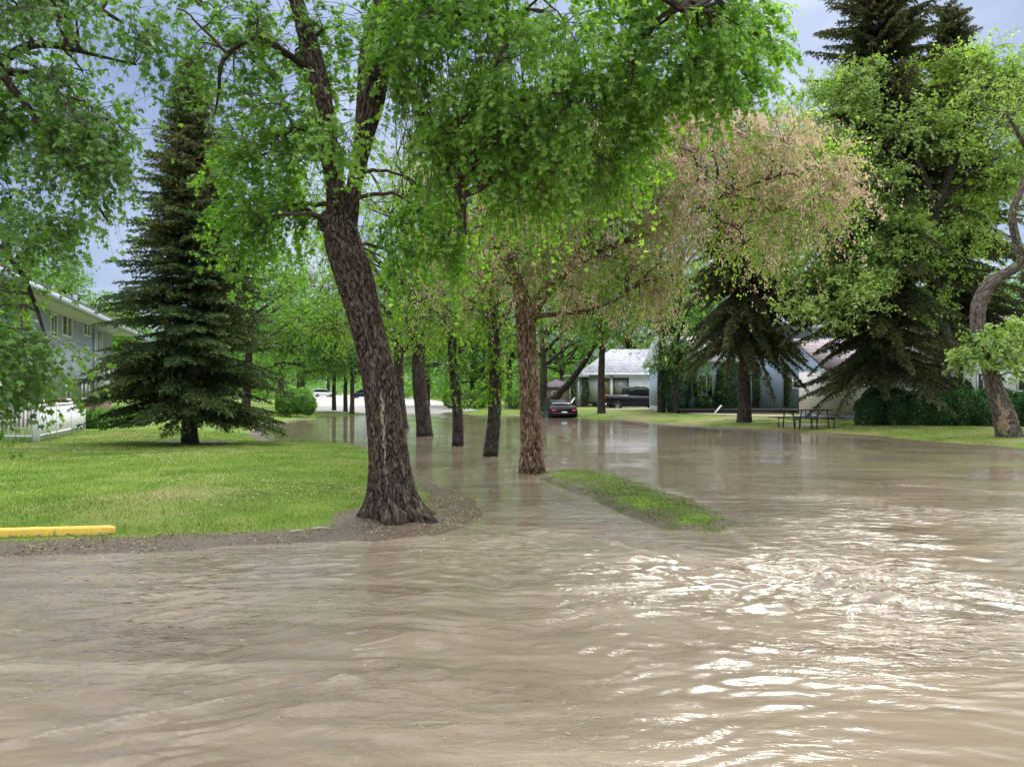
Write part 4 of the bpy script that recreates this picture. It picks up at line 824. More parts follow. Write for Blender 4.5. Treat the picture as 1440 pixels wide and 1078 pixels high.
def shingles(name, c, sx=3.2, sz=7.):
    def b(nt, N, out):
        pos = N('NewGeometry').outputs['Position']; 
        mp = N('Mapping', Vector=pos, Scale=(1, .0, 1.25)).outputs[0]
        cb = N('CombineXYZ', X=N('SeparateXYZ', Vector=pos).outputs['X'], Y=N('SeparateXYZ', Vector=pos).outputs['Z'], Z=0.0).outputs[0]
        br = N('TexBrick', Vector=cb, Color1=(*c, 1), Color2=(*[x*.72 for x in c], 1), Mortar=(*[x*.4 for x in c], 1), Scale=1.0, **{'Brick Width': 1/sx, 'Row Height': 1/sz, 'Mortar Size': .012})
        n = N('TexNoise', Vector=pos, Scale=5.0, Detail=5.0).outputs['Fac']
        m = N('MixRGB', blend_type='MULTIPLY', Fac=.6, Color1=br.outputs['Color'], Color2=ramp(nt, n, [(.3, (.65, .65, .65)), (.7, (1.2, 1.2, 1.2))]))
        return N('BsdfPrincipled', **{'Base Color': m.outputs[0], 'Roughness': .8, 'Specular IOR Level': .3}).outputs[0]
    return mat(name, b)
M['blue_side'] = siding('pale_blue_siding', (.46, .58, .80)); M['white_side'] = siding('white_siding', (.84, .86, .90), .15); M['cream_side'] = siding('off_white_siding', (.80, .77, .78), .20, .5)
M['grey_side'] = siding('blue_grey_siding', (.44, .50, .63), .16, .85); M['white'] = plain('white_paint', (.78, .79, .82), .5, .08, 3); M['trim_grey'] = plain('grey_green_fascia', (.30, .35, .37), .5, .15, 2)
M['soffit'] = plain('pale_soffit', (.50, .52, .56), .6, .1, 2); M['roof_grey'] = shingles('grey_shingles', (.42, .44, .50)); M['roof_purple'] = shingles('mauve_brown_shingles', (.30, .25, .28), 2.4, 5.)
M['roof_dark'] = shingles('dark_shingles', (.09, .09, .10)); M['found'] = plain('concrete_foundation', (.30, .33, .38), .8, .2, 2, .2); M['navy'] = plain('navy_paint', (.018, .022, .045), .4, .2, 3)
M['dark_wood'] = plain('dark_stained_boards', (.035, .03, .035), .6, .3, 4); M['tan'] = plain('beige_stucco', (.36, .32, .25), .8, .2, 3)
M['black_metal'] = plain('black_powder_coat', (.012, .012, .014), .45, .2, 8); M['utility'] = plain('grey_enamel', (.40, .42, .42), .5, .1, 3)
def yel(nt, N, out):
    tc = N('TexCoord').outputs['Object']; n = N('TexNoise', Vector=tc, Scale=9.0, Detail=8.0, Roughness=.75).outputs['Fac']; n2_ = N('TexNoise', Vector=tc, Scale=45.0, Detail=3.0).outputs['Fac']
    z = N('SeparateXYZ', Vector=tc).outputs['Z']; low = N('MapRange', Value=z, _1=.02, _2=.075, _3=.22, _4=0.0).outputs[0]
    f = N('Math', operation='ADD', _0=n, _1=low).outputs[0]
    c = ramp(nt, n2_, [(.3, (.52, .34, .035)), (.7, (.66, .45, .06))])
    m = N('MixRGB', Fac=N('MapRange', Value=f, _1=.585, _2=.62).outputs[0], Color1=c, Color2=(.22, .19, .15, 1))
    return N('BsdfPrincipled', **{'Base Color': m.outputs[0], 'Roughness': .7, 'Normal': N('Bump', Height=n2_, Strength=.5, Distance=.01).outputs[0]}).outputs[0]
M['yellow'] = mat('yellow_road_paint', yel)
M['concrete'] = plain('weathered_concrete', (.30, .27, .22), .8, .3, 9, .3)
def brickm(nt, N, out):
    pos = N('NewGeometry').outputs['Position']; s = N('SeparateXYZ', Vector=pos); a = N('Math', operation='ADD', _0=s.outputs['X'], _1=s.outputs['Y'])
    cb = N('CombineXYZ', X=a.outputs[0], Y=s.outputs['Z'], Z=0.0).outputs[0]
    br = N('TexBrick', Vector=cb, Color1=(.20, .10, .07, 1), Color2=(.13, .07, .055, 1), Mortar=(.3, .27, .25, 1), Scale=1.0, **{'Brick Width': .22, 'Row Height': .075, 'Mortar Size': .012})
    return N('BsdfPrincipled', **{'Base Color': br.outputs['Color'], 'Roughness': .85}).outputs[0]
M['brick'] = mat('brown_brick', brickm)
def glassm(nt, N, out):
    n = N('TexNoise', Vector=N('NewGeometry').outputs['Position'], Scale=2.5, Detail=3.0).outputs['Fac']
    return N('BsdfPrincipled', **{'Base Color': ramp(nt, n, [(.35, (.02, .025, .03)), (.65, (.10, .11, .11))]), 'Roughness': .06, 'Specular IOR Level': .8}).outputs[0]
M['glass'] = mat('window_glass', glassm)
M['curtain'] = plain('pale_curtain_behind_glass', (.42, .42, .40), .12, .5, 3, spec=.8)
M['olive'] = plain('olive_blind', (.26, .22, .10), .15, .3, 3, spec=.8)
def litm(nt, N, out): return N('Emission', Color=(1, .55, .25, 1), Strength=1.6).outputs[0]
M['lit'] = mat('lit_window', litm)
M['tail'] = plain('red_lens', (.35, .015, .02), .15, .2, 5); M['plate'] = plain('licence_plate', (.75, .76, .8), .4, .1, 5); M['chrome'] = plain('chrome', (.6, .6, .62), .15, .1, 5, metal=1)
def paint(name, c):
    return mat(name, lambda nt, N, out: N('BsdfPrincipled', **{'Base Color': (*c, 1), 'Roughness': .3, 'Coat Weight': .12, 'Coat Roughness': .05, 'Specular IOR Level': .25}).outputs[0])
M['car_black'] = paint('glossy_black_paint', (.006, .006, .012)); M['car_blue'] = paint('dark_blue_paint', (.01, .015, .05)); M['car_white'] = paint('white_car_paint', (.6, .62, .65))
M['car_glass'] = plain('dark_car_glass', (.008, .009, .011), .12, .2, 5, spec=.25)
M['tyre'] = plain('tyre_rubber', (.015, .015, .016), .8, .2, 10); M['rim'] = plain('alloy', (.35, .35, .37), .3, .1, 5, metal=.8)
class Fr:
    """local frame: u along wall, n outwards, z up"""
    def __init__(s, o, u, n): s.o = np.array([*o, 0.]); s.u = np.array([*u, 0.]); s.n = np.array([*n, 0.])
    def p(s, a, b, z): return s.o+s.u*a+s.n*b+np.array([0, 0, z])
    def box(s, mb, a0, a1, b0, b1, z0, z1, mat=0):
        v = [s.p(a, b, z) for z in (z0, z1) for a, b in ((a0, b0), (a1, b0), (a1, b1), (a0, b1))]
        mb.add(v, np.array([[3, 2, 1, 0], [4, 5, 6, 7], [0, 1, 5, 4], [1, 2, 6, 5], [2, 3, 7, 6], [3, 0, 4, 7]]), mat=mat); return mb
def window(par, f, a0, a1, z0, z1, fm='white', gm='glass', mull=(), t=.07, name='window', bars=()):
    m = MB(); f.box(m, a0, a1, 0, .05, z0, z0+t); f.box(m, a0, a1, 0, .05, z1-t, z1); f.box(m, a0, a0+t, 0, .046, z0+t, z1-t); f.box(m, a1-t, a1, 0, .046, z0+t, z1-t)
    for u in mull: c = a0+(a1-a0)*u; f.box(m, c-t*.45, c+t*.45, 0, .043, z0+t, z1-t)
    for u in bars: c = z0+(z1-z0)*u; f.box(m, a0+t, a1-t, 0, .040, c-.025, c+.025)
    w_ = m.build(name, M[fm], par); g = MB(); f.box(g, a0+t*.5, a1-t*.5, .002, .018, z0+t*.5, z1-t*.5); g.build('pane', M[gm], w_); return w_
def hip(mb, f, a0, a1, b0, b1, z0, z1, ov=.4, run=None, gable=False):
    """roof over box; ridge along u"""
    a0 -= ov; a1 += ov; b0 -= ov; b1 += ov; bm = (b0+b1)/2; r = 0 if gable else (run or abs(b1-b0)/2); th = .16
    v = [f.p(a, b, z) for a, b, z in ((a0, b0, z0), (a1, b0, z0), (a1, b1, z0), (a0, b1, z0), (a0, b0, z0+th), (a1, b0, z0+th), (a1, b1, z0+th), (a0, b1, z0+th), (a0+r, bm, z1), (a1-r, bm, z1))]
    mb.add(v, [[3, 2, 1, 0], [0, 1, 5, 4], [1, 2, 6, 5], [2, 3, 7, 6], [3, 0, 4, 7], [4, 5, 9, 8], [6, 7, 8, 9], [5, 6, 9], [7, 4, 8]]); return mb

# ------------------------------------------------------------------ grey apartment building, left
q = math.hypot(.3235, 1); U = (-.3235/q, 1/q); Nn = (1/q, .3235/q)
f = Fr((-25.3+32*.3235, 49-32), U, Nn); Lf = 32*q
t = thing('apartment_building', 'two-storey blue-grey apartment building with wide eaves behind the white fence at left', 'building', (f.o[0], f.o[1], 0))
def bp(mb, name, m, par=None):
    o = mb.build(name, M[m], None, False, loc=(t.location[0], t.location[1], t.location[2]) if par is None else None)
    o.parent = par or t
    if par is None: o.location = (0, 0, 0)
    return o
def root0(name, label, cat, group=None):
    return thing(name, label, cat, (0, 0, 0), 0, group)
bpy.data.objects.remove(t)
t = root0('apartment_building', 'two-storey blue-grey apartment building with wide eaves behind the white fence at left', 'building')
f.box(MB(), 0, Lf, -12, 0, 1.32, 5.2).build('wall', M['grey_side'], t); f.box(MB(), -.0, Lf-.03, -11.9, -.03, -.1, 1.2).build('foundation', M['brick'], t)
f.box(MB(), -.02, Lf+.02, -12.02, .04, 1.2, 1.32).build('band', plain('brown_trim', (.13, .09, .085), .6), t)
rf = hip(MB(), f, 0, Lf, -12, 0, 5.5, 7.4, 1.15).build('roof', M['roof_dark'], t)
m = MB(); f.box(m, -1.14, Lf+1.14, -13.1, 1.13, 5.2, 5.27); m.build('soffit', M['soffit'], rf); m = MB(); f.box(m, -1.2, Lf+1.2, 1.13, 1.27, 5.2, 5.5); f.box(m, Lf+1.14, Lf+1.2, -13.1, 1.13, 5.2, 5.5); m.build('gutter', M['trim_grey'], rf)
def al(px):
    D = -9.45/((px-720)/F+.3235); return (D-17)*q
def zz_(px, py): D = -9.45/((px-720)/F+.3235); return CZ+(HZ-py)/F*D
for a, b_, y0, y1, mu in ((52, 61, 566, 527, (.5,)), (70, 79, 475, 440, (.5,)), (86, 100, 474, 430, (.5,)), (92, 99, 563, 534, ()), (114, 125, 562, 533, (.5,)), (116, 126, 473, 441, (.5,)), (136, 143, 498, 455, (.5,)), (152, 156.5, 502, 487, ()), (20, 34, 566, 524, (.5,)), (24, 38, 468, 422, (.5,)), (-20, 0, 566, 520, (.5,)), (-30, -8, 462, 410, (.5,))):
    window(t, f, al(a), al(b_), zz_((a+b_)/2, y0), zz_((a+b_)/2, y1), mull=mu, t=.10)
a = al(131); m = MB(); f.box(m, a-.07, a+.07, .02, .14, 1.4, 5.0); f.box(m, a-.07, a+.07, .14, 1.15, 5.0, 5.12); m.build('downspout', M['white'], t)
a0, a1 = al(131.5), al(140); m = MB(); f.box(m, a0, a1, .0, .75, 1.5, 3.15); m.build('bay', M['white'], t); m = MB(); f.box(m, a0-.2, a1+.3, .0, 1.0, 3.15, 3.35); m.build('canopy', M['white'], t)
fb = Fr(f.p(a0, .75, 0)[:2], U, Nn); window(t, fb, .3, a1-a0-.3, 1.7, 2.95, t=.12)
def pickets(name, label, p0, p1, h, gap, wd, nposts):
    L_ = math.hypot(p1[0]-p0[0], p1[1]-p0[1]); u = ((p1[0]-p0[0])/L_, (p1[1]-p0[1])/L_); fr = Fr(p0, u, (-u[1], u[0])); t = root0(name, label, 'fence'); m = MB(); z = .14
    k = 0.
    while k < L_: fr.box(m, k, k+wd, -.012, .012, z+.08, z+h-.06); k += gap
    m.build('pickets', M['white'], t); m = MB(); fr.box(m, 0, L_, -.03, .03, z+h-.06, z+h); m.build('top_rail', M['white'], t)
    m = MB(); fr.box(m, 0, L_, -.028, .028, z+.22, z+.27); m.build('bottom_rail', M['white'], t)
    for i in range(nposts+1):
        c = L_*i/nposts; m = MB(); fr.box(m, c-.045, c+.045, -.045, .045, z-.2, z+h+.03); m.build('post', M['white'], t)
c0 = G(52, 625, .15); c1 = G(118, 608, .15)
pickets('picket_fence', 'white picket fence section facing the viewer at the far left edge', (c0[0]-.06, c0[1]), (c0[0]-8, c0[1]-.3), 1.16, .115, .045, 4)
pickets('picket_fence', 'white close-boarded fence section running away to a corner by the low plants', (c0[0], c0[1]+.06), (c1[0], c1[1]), 1.12, .16, .145, 3)

# ------------------------------------------------------------------ yellow kerb
p0 = np.array([-8.3, 8.05]); p1 = np.array([-4.42, 8.62]); L_ = np.linalg.norm(p1-p0); u = (p1-p0)/L_; an = math.atan2(u[1], u[0])
ctr = (p0+p1)/2; z = .03; m = MB(); prof = [(-.085, 0), (-.080, .085), (-.068, .095), (.068, .095), (.080, .085), (.085, 0)]
ns = 60; rr_ = np.random.default_rng(3); V = []
for i in range(ns+1):
    a = (i/ns-.5)*L_; e = 1-.5*max(0, (abs(i/ns-.5)-.492)/.008)
    for b_, c in prof: V.append([a, b_*e+rr_.normal(0, .0014), z+c*(.7+.3*e)+rr_.normal(0, .0014)])
V = np.array(V); n_ = 6; F_ = [[i*n_+j, (i+1)*n_+j, (i+1)*n_+j+1, i*n_+j+1] for i in range(ns) for j in range(n_-1)]+[list(range(n_)), list(range(ns*n_, ns*n_+n_))[::-1]]
m.add(V, F_); o = m.build('parking_kerb', M['yellow']); o.location = (*ctr, .02); o.rotation_euler = (0, 0, an); tag(o, 'yellow painted concrete parking kerb on the muddy bank at the left edge', 'kerb')
rr_ = np.random.default_rng(9); M['pale_wood'] = plain('pale_dead_wood', (.50, .44, .36), .8, .3, 20)
for k, (px, py, ln, an, lb) in enumerate([(452, 738, .22, .1, 'short pale broken stick lying left of the leaning maple base'), (418, 741, .15, .5, 'small stick on the mud farther left of the leaning maple base')]):
    c = G(px, py, .1); g_ = gzs(*c)+.02; m = MB(); q_ = np.array([[-ln/2, 0, 0], [0, .012, .008], [ln/2, 0, .0]]); m.tube(q_, [.009, .011, .005], 6); o = m.build('stick', M['pale_wood']); o.location = (*c, g_); o.rotation_euler = (0, 0, an); tag(o, lb, 'stick')

# ------------------------------------------------------------------ ivy (leaf sheets over posts and walls)
def ivy(label, boxes, n, seed, leaf=.11): leafmass('climbing_ivy', label, 'ivy', boxes, n, leaf, M['ivy'], seed, 'stems', jit=.05)

# ------------------------------------------------------------------ white bungalow with grey hip roof
D = 68.; k = D/F; X_ = lambda px: (px-720)*k; Zc = lambda py: CZ+(HZ-py)*k
f = Fr((X_(827), D), (1, 0), (0, -1)); t = root0('bungalow', 'white bungalow with pale grey hip roof behind the black pickup', 'house'); Lw = 11.5
f.box(MB(), 0, Lw, -8, 0, .65, 3.0).build('wall', M['white_side'], t); f.box(MB(), .03, Lw-.03, -7.9, -.03, -.2, .65).build('foundation', M['navy'], t)
rf = hip(MB(), f, 0, Lw, -8, 0, 3.0, 5.5, .5, 3.0).build('roof', M['roof_grey'], t); m = MB(); f.box(m, -.5, Lw+.5, .5, .56, 2.98, 3.17); m.build('gutter', M['white'], rf)
a = lambda px: X_(px)-X_(827)
window(t, f, a(846), a(857.5), Zc(556), Zc(531), 'tan', 'olive', t=.1); window(t, f, a(862), a(884), Zc(556), Zc(531), 'navy', 'curtain', t=.12)
m = MB(); f.box(m, a(857.6), a(861.9), 0, .12, .65, 3.0); m.build('pilaster', M['white'], t)
window(t, f, a(916), a(928), Zc(559), Zc(541), 'tan', 'lit', t=.14)
f2 = Fr((X_(800), D-.6), (1, 0), (0, -1)); w2 = X_(827)-X_(800)
m = MB(); f2.box(m, .5, w2, -4, -.9, .5, 2.8); m.build('porch_wall', M['white_side'], t); m = MB(); f2.box(m, 0, w2+.3, -4, 0, .25, .5); m.build('porch_deck', M['brick'], t)
m = MB(); f2.box(m, -.3, w2, -4.2, .3, 2.8, 3.0); m.build('porch_roof', M['roof_grey'], t)
for px in (800.5, 812): m = MB(); c = X_(px)-X_(800); f2.box(m, c, c+.12, -.12, 0, .5, 2.8); m.build('porch_post', M['white'], t)
m = MB(); f2.box(m, .2, 1.6, -.08, -.03, 1.35, 1.4)
for i in range(9): f2.box(m, .25+i*.16, .28+i*.16, -.07, -.04, .5, 1.35)
m.build('railing', M['white'], t)
m = MB(); v, f_, _ = tube(np.array([[X_(797), D-2.0, .3], [X_(808), D-.65, 1.1]]), np.array([.09, .09]), 4); m.add(v, f_); m.build('stair_rail', M['white'], t)
ivy('ivy clothing the left porch post of the white bungalow', [((X_(805), D-.75, 1.5), (.22, .2, 1.35), 0)], 1500, 21); ivy('ivy clothing the left corner of the white bungalow', [((X_(822), D-.7, 1.5), (.3, .3, 1.35), 0)], 2200, 22)
# brick outbuilding past the porch
f = Fr((X_(768), 76), (1, 0), (0, -1)); t = root0('brick_shed', 'low reddish brick outbuilding glimpsed behind the black coupe', 'shed'); f.box(MB(), 0, 2.8, -3, 0, -.1, 1.9).build('wall', M['brick'], t); hip(MB(), f, 0, 2.8, -3, 0, 1.9, 2.9, .2).build('roof', M['roof_purple'], t); window(t, f, .9, 1.7, .9, 1.6)

# ------------------------------------------------------------------ blue house
D = 50.; k = D/F; f = Fr((X_(1060), D), (1, 0), (0, -1)); t = root0('blue_house', 'two-storey pale blue clapboard house half covered in ivy behind the dark spruces', 'house'); a = lambda px: (px-1060)*k
m = MB(); f.box(m, -.2, a(1100), -8, 0, .55, 5.6); m.build('wall', M['blue_side'], t); m = MB(); f.box(m, a(1100), a(1176), -8, -.7, .55, 5.6); m.build('side_wall', M['blue_side'], t)
m = MB(); f.box(m, a(944), -.2, -8, .3, .55, 3.4); m.build('wing_wall', M['blue_side'], t)
m = MB(); f.box(m, a(944), a(1176), -7.9, -.75, -.2, .55); m.build('foundation', M['found'], t)
rf = hip(MB(), f, -.2, a(1176), -8, 0, 5.6, 8.2, .5).build('roof', M['roof_grey'], t); hip(MB(), f, a(944), -.65, -8, .3, 3.4, 5.4, .4, gable=True).build('wing_roof', M['roof_grey'], t)
m = MB(); f.box(m, a(960), a(984), -3.2, -.9, 3.5, 5.0); d_ = m.build('dormer', M['blue_side'], t); fd = Fr((X_(960), D+.9), (1, 0), (0, -1)); window(t, fd, .3, .85, 3.75, 4.5, t=.06)
def zD(py): return CZ+(HZ-py)*k
window(t, f, a(1062), a(1071), zD(505), zD(478), bars=(.5,), t=.09)
f3 = Fr((X_(1060), D+.7), (1, 0), (0, -1)); window(t, f3, a(1119), a(1136), zD(547), zD(530), t=.09); window(t, f3, a(1140), a(1160), zD(500), zD(476), t=.09)
f4 = Fr((X_(1060), D-.3), (1, 0), (0, -1)); window(t, f4, a(979.5), a(992.5), zD(556), zD(527), mull=(.5,), t=.07)
for px in (973, 993): m = MB(); f4.box(m, a(px), a(px+6), .0, .05, zD(557), zD(526)); m.build('shutter', M['navy'], t)
m = MB(); f.box(m, a(948), a(1170), .25, 1.9, .38, .52); f.box(m, a(948), a(1170), 1.84, 1.86, -.1, .38); m.build('deck', M['dark_wood'], t)
m = MB(); m.bar((X_(991), D-2.4, .25), (X_(1003), D-1.9, .72), .06, 6); m.build('stair_rail', M['white'], t)
m = MB(); f.box(m, a(1100)+.02, a(1100)+.1, -.08, 0.0, .6, 5.5); m.build('downspout', M['trim_grey'], t)
m = MB()
for i in range(4): f.box(m, a(1135), a(1166), 1.92+i*.28, 2.2+i*.28, -.1, .42-i*.11)
m.build('steps', M['dark_wood'], t)
m = MB(); p_ = [(X_(1132), D-2.1, .75), (X_(1143), D-1.9, 1.45), (X_(1166), D-1.9, 1.45)]
for p0, p1 in zip(p_[:-1], p_[1:]): m.bar(p0, p1, .035, 6)
m.build('handrail', M['black_metal'], t)
for px, z0, z1 in ((1132, -.1, .75), (1143, .4, 1.45), (1154, .4, 1.45), (1166, .4, 1.45)): m = MB(); m.bar((X_(px), D-1.9-(.2 if px == 1132 else 0), z0), (X_(px), D-1.9-(.2 if px == 1132 else 0), z1), .03, 6); m.build('rail_post', M['black_metal'], t)
ivy('thick ivy mass smothering the porch between the shuttered window and the dark spruce trunk', [((X_(1022), D-.9, 1.8), (.85, .5, 1.75), 0), ((X_(1008), D-.8, 1.5), (.3, .35, 1.3), 0)], 9000, 23)
ivy('ivy at the left end of the blue house porch beside the twin-stemmed tree', [((X_(950), D-.4, 2.2), (.85, .7, 2.1), 0)], 8500, 24); ivy('ivy under the shuttered window of the blue house', [((X_(986), D-.8, .85), (.5, .35, .45), 0)], 1500, 25)
ivy('narrow ivy column on the blue wall just right of the dark spruce trunk', [((X_(1062), D-.2, 1.9), (.24, .2, 1.6), 0)], 2400, 26); ivy('narrow ivy column on the blue wall nearest the picnic table', [((X_(1108), D+.5, 2.0), (.24, .2, 1.5), 0)], 2400, 27)
ivy('ivy behind the handrail of the dark steps', [((X_(1152), D+.1, 1.3), (.4, .3, .85), 0)], 1900, 28)
c = (X_(1118), D-1.2, .53); t = thing('potted_plant', 'small dark flower pot with drooping plant on the deck of the blue house', 'plant', c); m = MB(); v, f_, _ = tube(np.array([[0, 0, 0], [0, 0, .25], [0, 0, .28]]), np.array([.13, .18, .19]), 14); m.add(v, f_); m.add(np.array([[.17*math.cos(i*.45), .17*math.sin(i*.45), .24] for i in range(14)]), [list(range(14))]); m.build('pot', M['black_metal'], t)
m = MB(); rg = np.random.default_rng(4); n_ = 160; dd = nrm(rg.normal(size=(n_, 3))); dd[:, 2] = np.abs(dd[:, 2]); leaves(m, dd*[.22, .22, .26]+[0, 0, .3], dd-[0, 0, .5], dd, rg.uniform(.08, .16, n_), rg.random(n_), 'oval'); m.build('foliage', M['ivy'], t)

# ------------------------------------------------------------------ right-hand white house with mauve roof
D = 38.; k = D/F; t = root0('white_house', 'off-white clapboard house with mauve-brown shingle roof behind the hedge at right', 'house')
f = Fr((X_(1166), D), (1, 0), (0, -1)); a = lambda px: (px-1166)*k
m = MB(); f.box(m, 0, a(1262), -4, 0, .5, 2.65); m.build('wing_wall', M['cream_side'], t); m = MB(); f.box(m, .03, a(1262), -4, -.03, -.1, .5); m.build('foundation', M['found'], t)
m = MB(); v = [f.p(x, b_, z) for x, b_, z in ((-.3, .35, 2.62), (a(1262), .35, 2.62), (a(1262), -4, 4.3), (-.3, -4, 4.3), (-.3, .35, 2.78), (a(1262), .35, 2.78), (a(1262), -4, 4.46), (-.3, -4, 4.46))]
m.add(v, [[3, 2, 1, 0], [4, 5, 6, 7], [0, 1, 5, 4], [1, 2, 6, 5], [2, 3, 7, 6], [3, 0, 4, 7]]); m.build('wing_roof', M['roof_purple'], t)
m = MB(); f.box(m, a(1262), a(1560), -8, .4, .5, 3.55); m.build('wall', M['white_side'], t); f.box(MB(), a(1262), a(1560), -8, .37, -.1, .5).build('lower_foundation', M['found'], t)
rf = hip(MB(), f, a(1262), a(1560), -8, .4, 3.55, 6.0, .45).build('roof', M['roof_purple'], t); m = MB(); f.box(m, a(1262)-.45, a(1560)+.45, .85, .9, 3.53, 3.72); m.build('gutter', M['white'], rf)
f5 = Fr((X_(1166), D-.4), (1, 0), (0, -1)); kz = lambda py: CZ+(HZ-py)*k
m = MB(); f5.box(m, a(1262), a(1322), 0, .55, .5, 2.95); m.build('entry_wall', M['cream_side'], t)
m = MB(); m.prism([(X_(1256), 2.95), (X_(1328), 2.95), (X_(1292), 4.3)], D-1.5, D-.2); m.build('entry_gable', M['tan'], t)
m = MB(); 
for s0, s1 in ((1252, 1292), (1332, 1292)): 
    A = np.array([X_(s0), 2.85]); B = np.array([X_(s1), 4.40]); v = [(A[0], D-1.75, A[1]), (B[0], D-1.75, B[1]), (B[0], D+2, B[1]), (A[0], D+2, A[1]), (A[0], D-1.75, A[1]+.12), (B[0], D-1.75, B[1]+.12), (B[0], D+2, B[1]+.12), (A[0], D+2, A[1]+.12)]
    m.add(v, [[3, 2, 1, 0], [4, 5, 6, 7], [0, 1, 5, 4], [1, 2, 6, 5], [2, 3, 7, 6], [3, 0, 4, 7]])
m.build('entry_roof', M['roof_purple'], t)
f6 = Fr((X_(1166), D-.95), (1, 0), (0, -1)); w_ = window(t, f6, a(1283), a(1308), .75, kz(500), 'navy', 'glass', name='door', t=.12, bars=(.4,)); window(t, f5, a(1366), a(1386), kz(551), kz(524), t=.08, mull=(.5,)); window(t, f5, a(1422), a(1450), kz(551), kz(520), t=.08, mull=(.5,))
f7 = Fr((X_(1166), D-.401), (1, 0), (0, -1))

# ------------------------------------------------------------------ picnic table
c = G(1133, 604, .05); t = thing('picnic_table', 'black metal picnic table with attached benches at the edge of the floodwater', 'picnic table', (*c, gzs(*c)), .22)
m = MB()
for i in range(6): m.box((0, -.36+i*.145, .755), (.98, .066, .02))
m.build('table_top', M['black_metal'], t)
for s in (-1, 1):
    m = MB()
    for i in range(2): m.box((-.12*s, s*(.66+i*.14), .45), (1.08, .062, .02))
    m.build('bench', M['black_metal'], t)
for s in (-.78, -.0, .78):
    for y_ in (-1, 1):
        m = MB(); m.bar((s, y_*.30, .735), (s, y_*.42, 0), .028, 6); m.build('leg', M['black_metal'], t)
        m = MB(); m.bar((s, y_*.73, .43), (s, y_*.76, 0), .022, 6); m.build('bench_leg', M['black_metal'], t)
    m = MB(); m.bar((s, -.78, .40), (s, .78, .40), .022, 6); m.build('cross_bar', M['black_metal'], t)
    m = MB(); m.bar((s, 0, .735), (s*.55+.12, .2, .40), .02, 6); m.build('brace', M['black_metal'], t)
# ------------------------------------------------------------------ utility box
c = (at(715, 60), 60.); t = thing('utility_box', 'small grey utility box on the far bank left of the seed-laden tree', 'utility box', (*c, gzs(*c))); m = MB(); m.box((0, 0, .5), (.3, .22, .5)); m.build('cabinet', M['utility'], t); m = MB(); m.box((0, 0, 1.02), (.33, .25, .03), taper=.9); m.build('lid', M['utility'], t); m = MB(); m.box((0, 0, 0), (.36, .28, .06)); m.build('plinth', M['concrete'], t)
# ------------------------------------------------------------------ cars
def loft(mb, secs):
    s = np.array(secs, float); n, k_, _ = s.shape; i = (np.arange(n-1)[:, None]*k_); j = np.arange(k_)[None]; j2 = (j+1) % k_
    fs = np.stack([i+j, i+j2, i+k_+j2, i+k_+j], 2).reshape(-1, 4); mb.add(s.reshape(-1, 3), [list(map(int, q)) for q in fs]+[list(range(k_))[::-1], list(range((n-1)*k_, n*k_))]); return mb
def sec(x, w_, zb, zm, zt, sh=.90): return [(x, -w_*.93, zb), (x, -w_, zb+.12), (x, -w_, zm), (x, -w_*sh, zt-.02), (x, -w_*sh*.8, zt), (x, w_*sh*.8, zt), (x, w_*sh, zt-.02), (x, w_, zm), (x, w_, zb+.12), (x, w_*.93, zb)]
def wheel(t, x, y, r, w_=.11):
    sg = 1 if y > 0 else -1; e = thing_child('wheel', t); a = np.arange(24)*2*np.pi/24
    def ring(rad, yy): return [(x+rad*math.cos(q_), y+yy, r+rad*math.sin(q_)) for q_ in a]
    m = MB(); rs = [ring(r*.62, -w_), ring(r*.94, -w_), ring(r, -w_*.8), ring(r, w_*.8), ring(r*.94, w_), ring(r*.62, w_)]; s = np.array(rs); 
    i = np.arange(5)[:, None]*24; j = np.arange(24)[None]; fs = np.stack([i+j, i+(j+1) % 24, i+24+(j+1) % 24, i+24+j], 2).reshape(-1, 4); m.add(s.reshape(-1, 3), fs); m.build('tyre', M['tyre'], e)
    m = MB(); yy = sg*w_*.7; pts = ring(r*.62, yy)+[(x, y+yy+sg*.01, r)]; fsl = [[i, (i+1) % 24, 24] for i in range(24) if i % 5 != 4]; m.add(pts, fsl); m.build('rim', M['rim'], e)
def thing_child(name, par):
    # a wheel is a part with tyre and rim below it; the part itself is the hub mesh
    return None
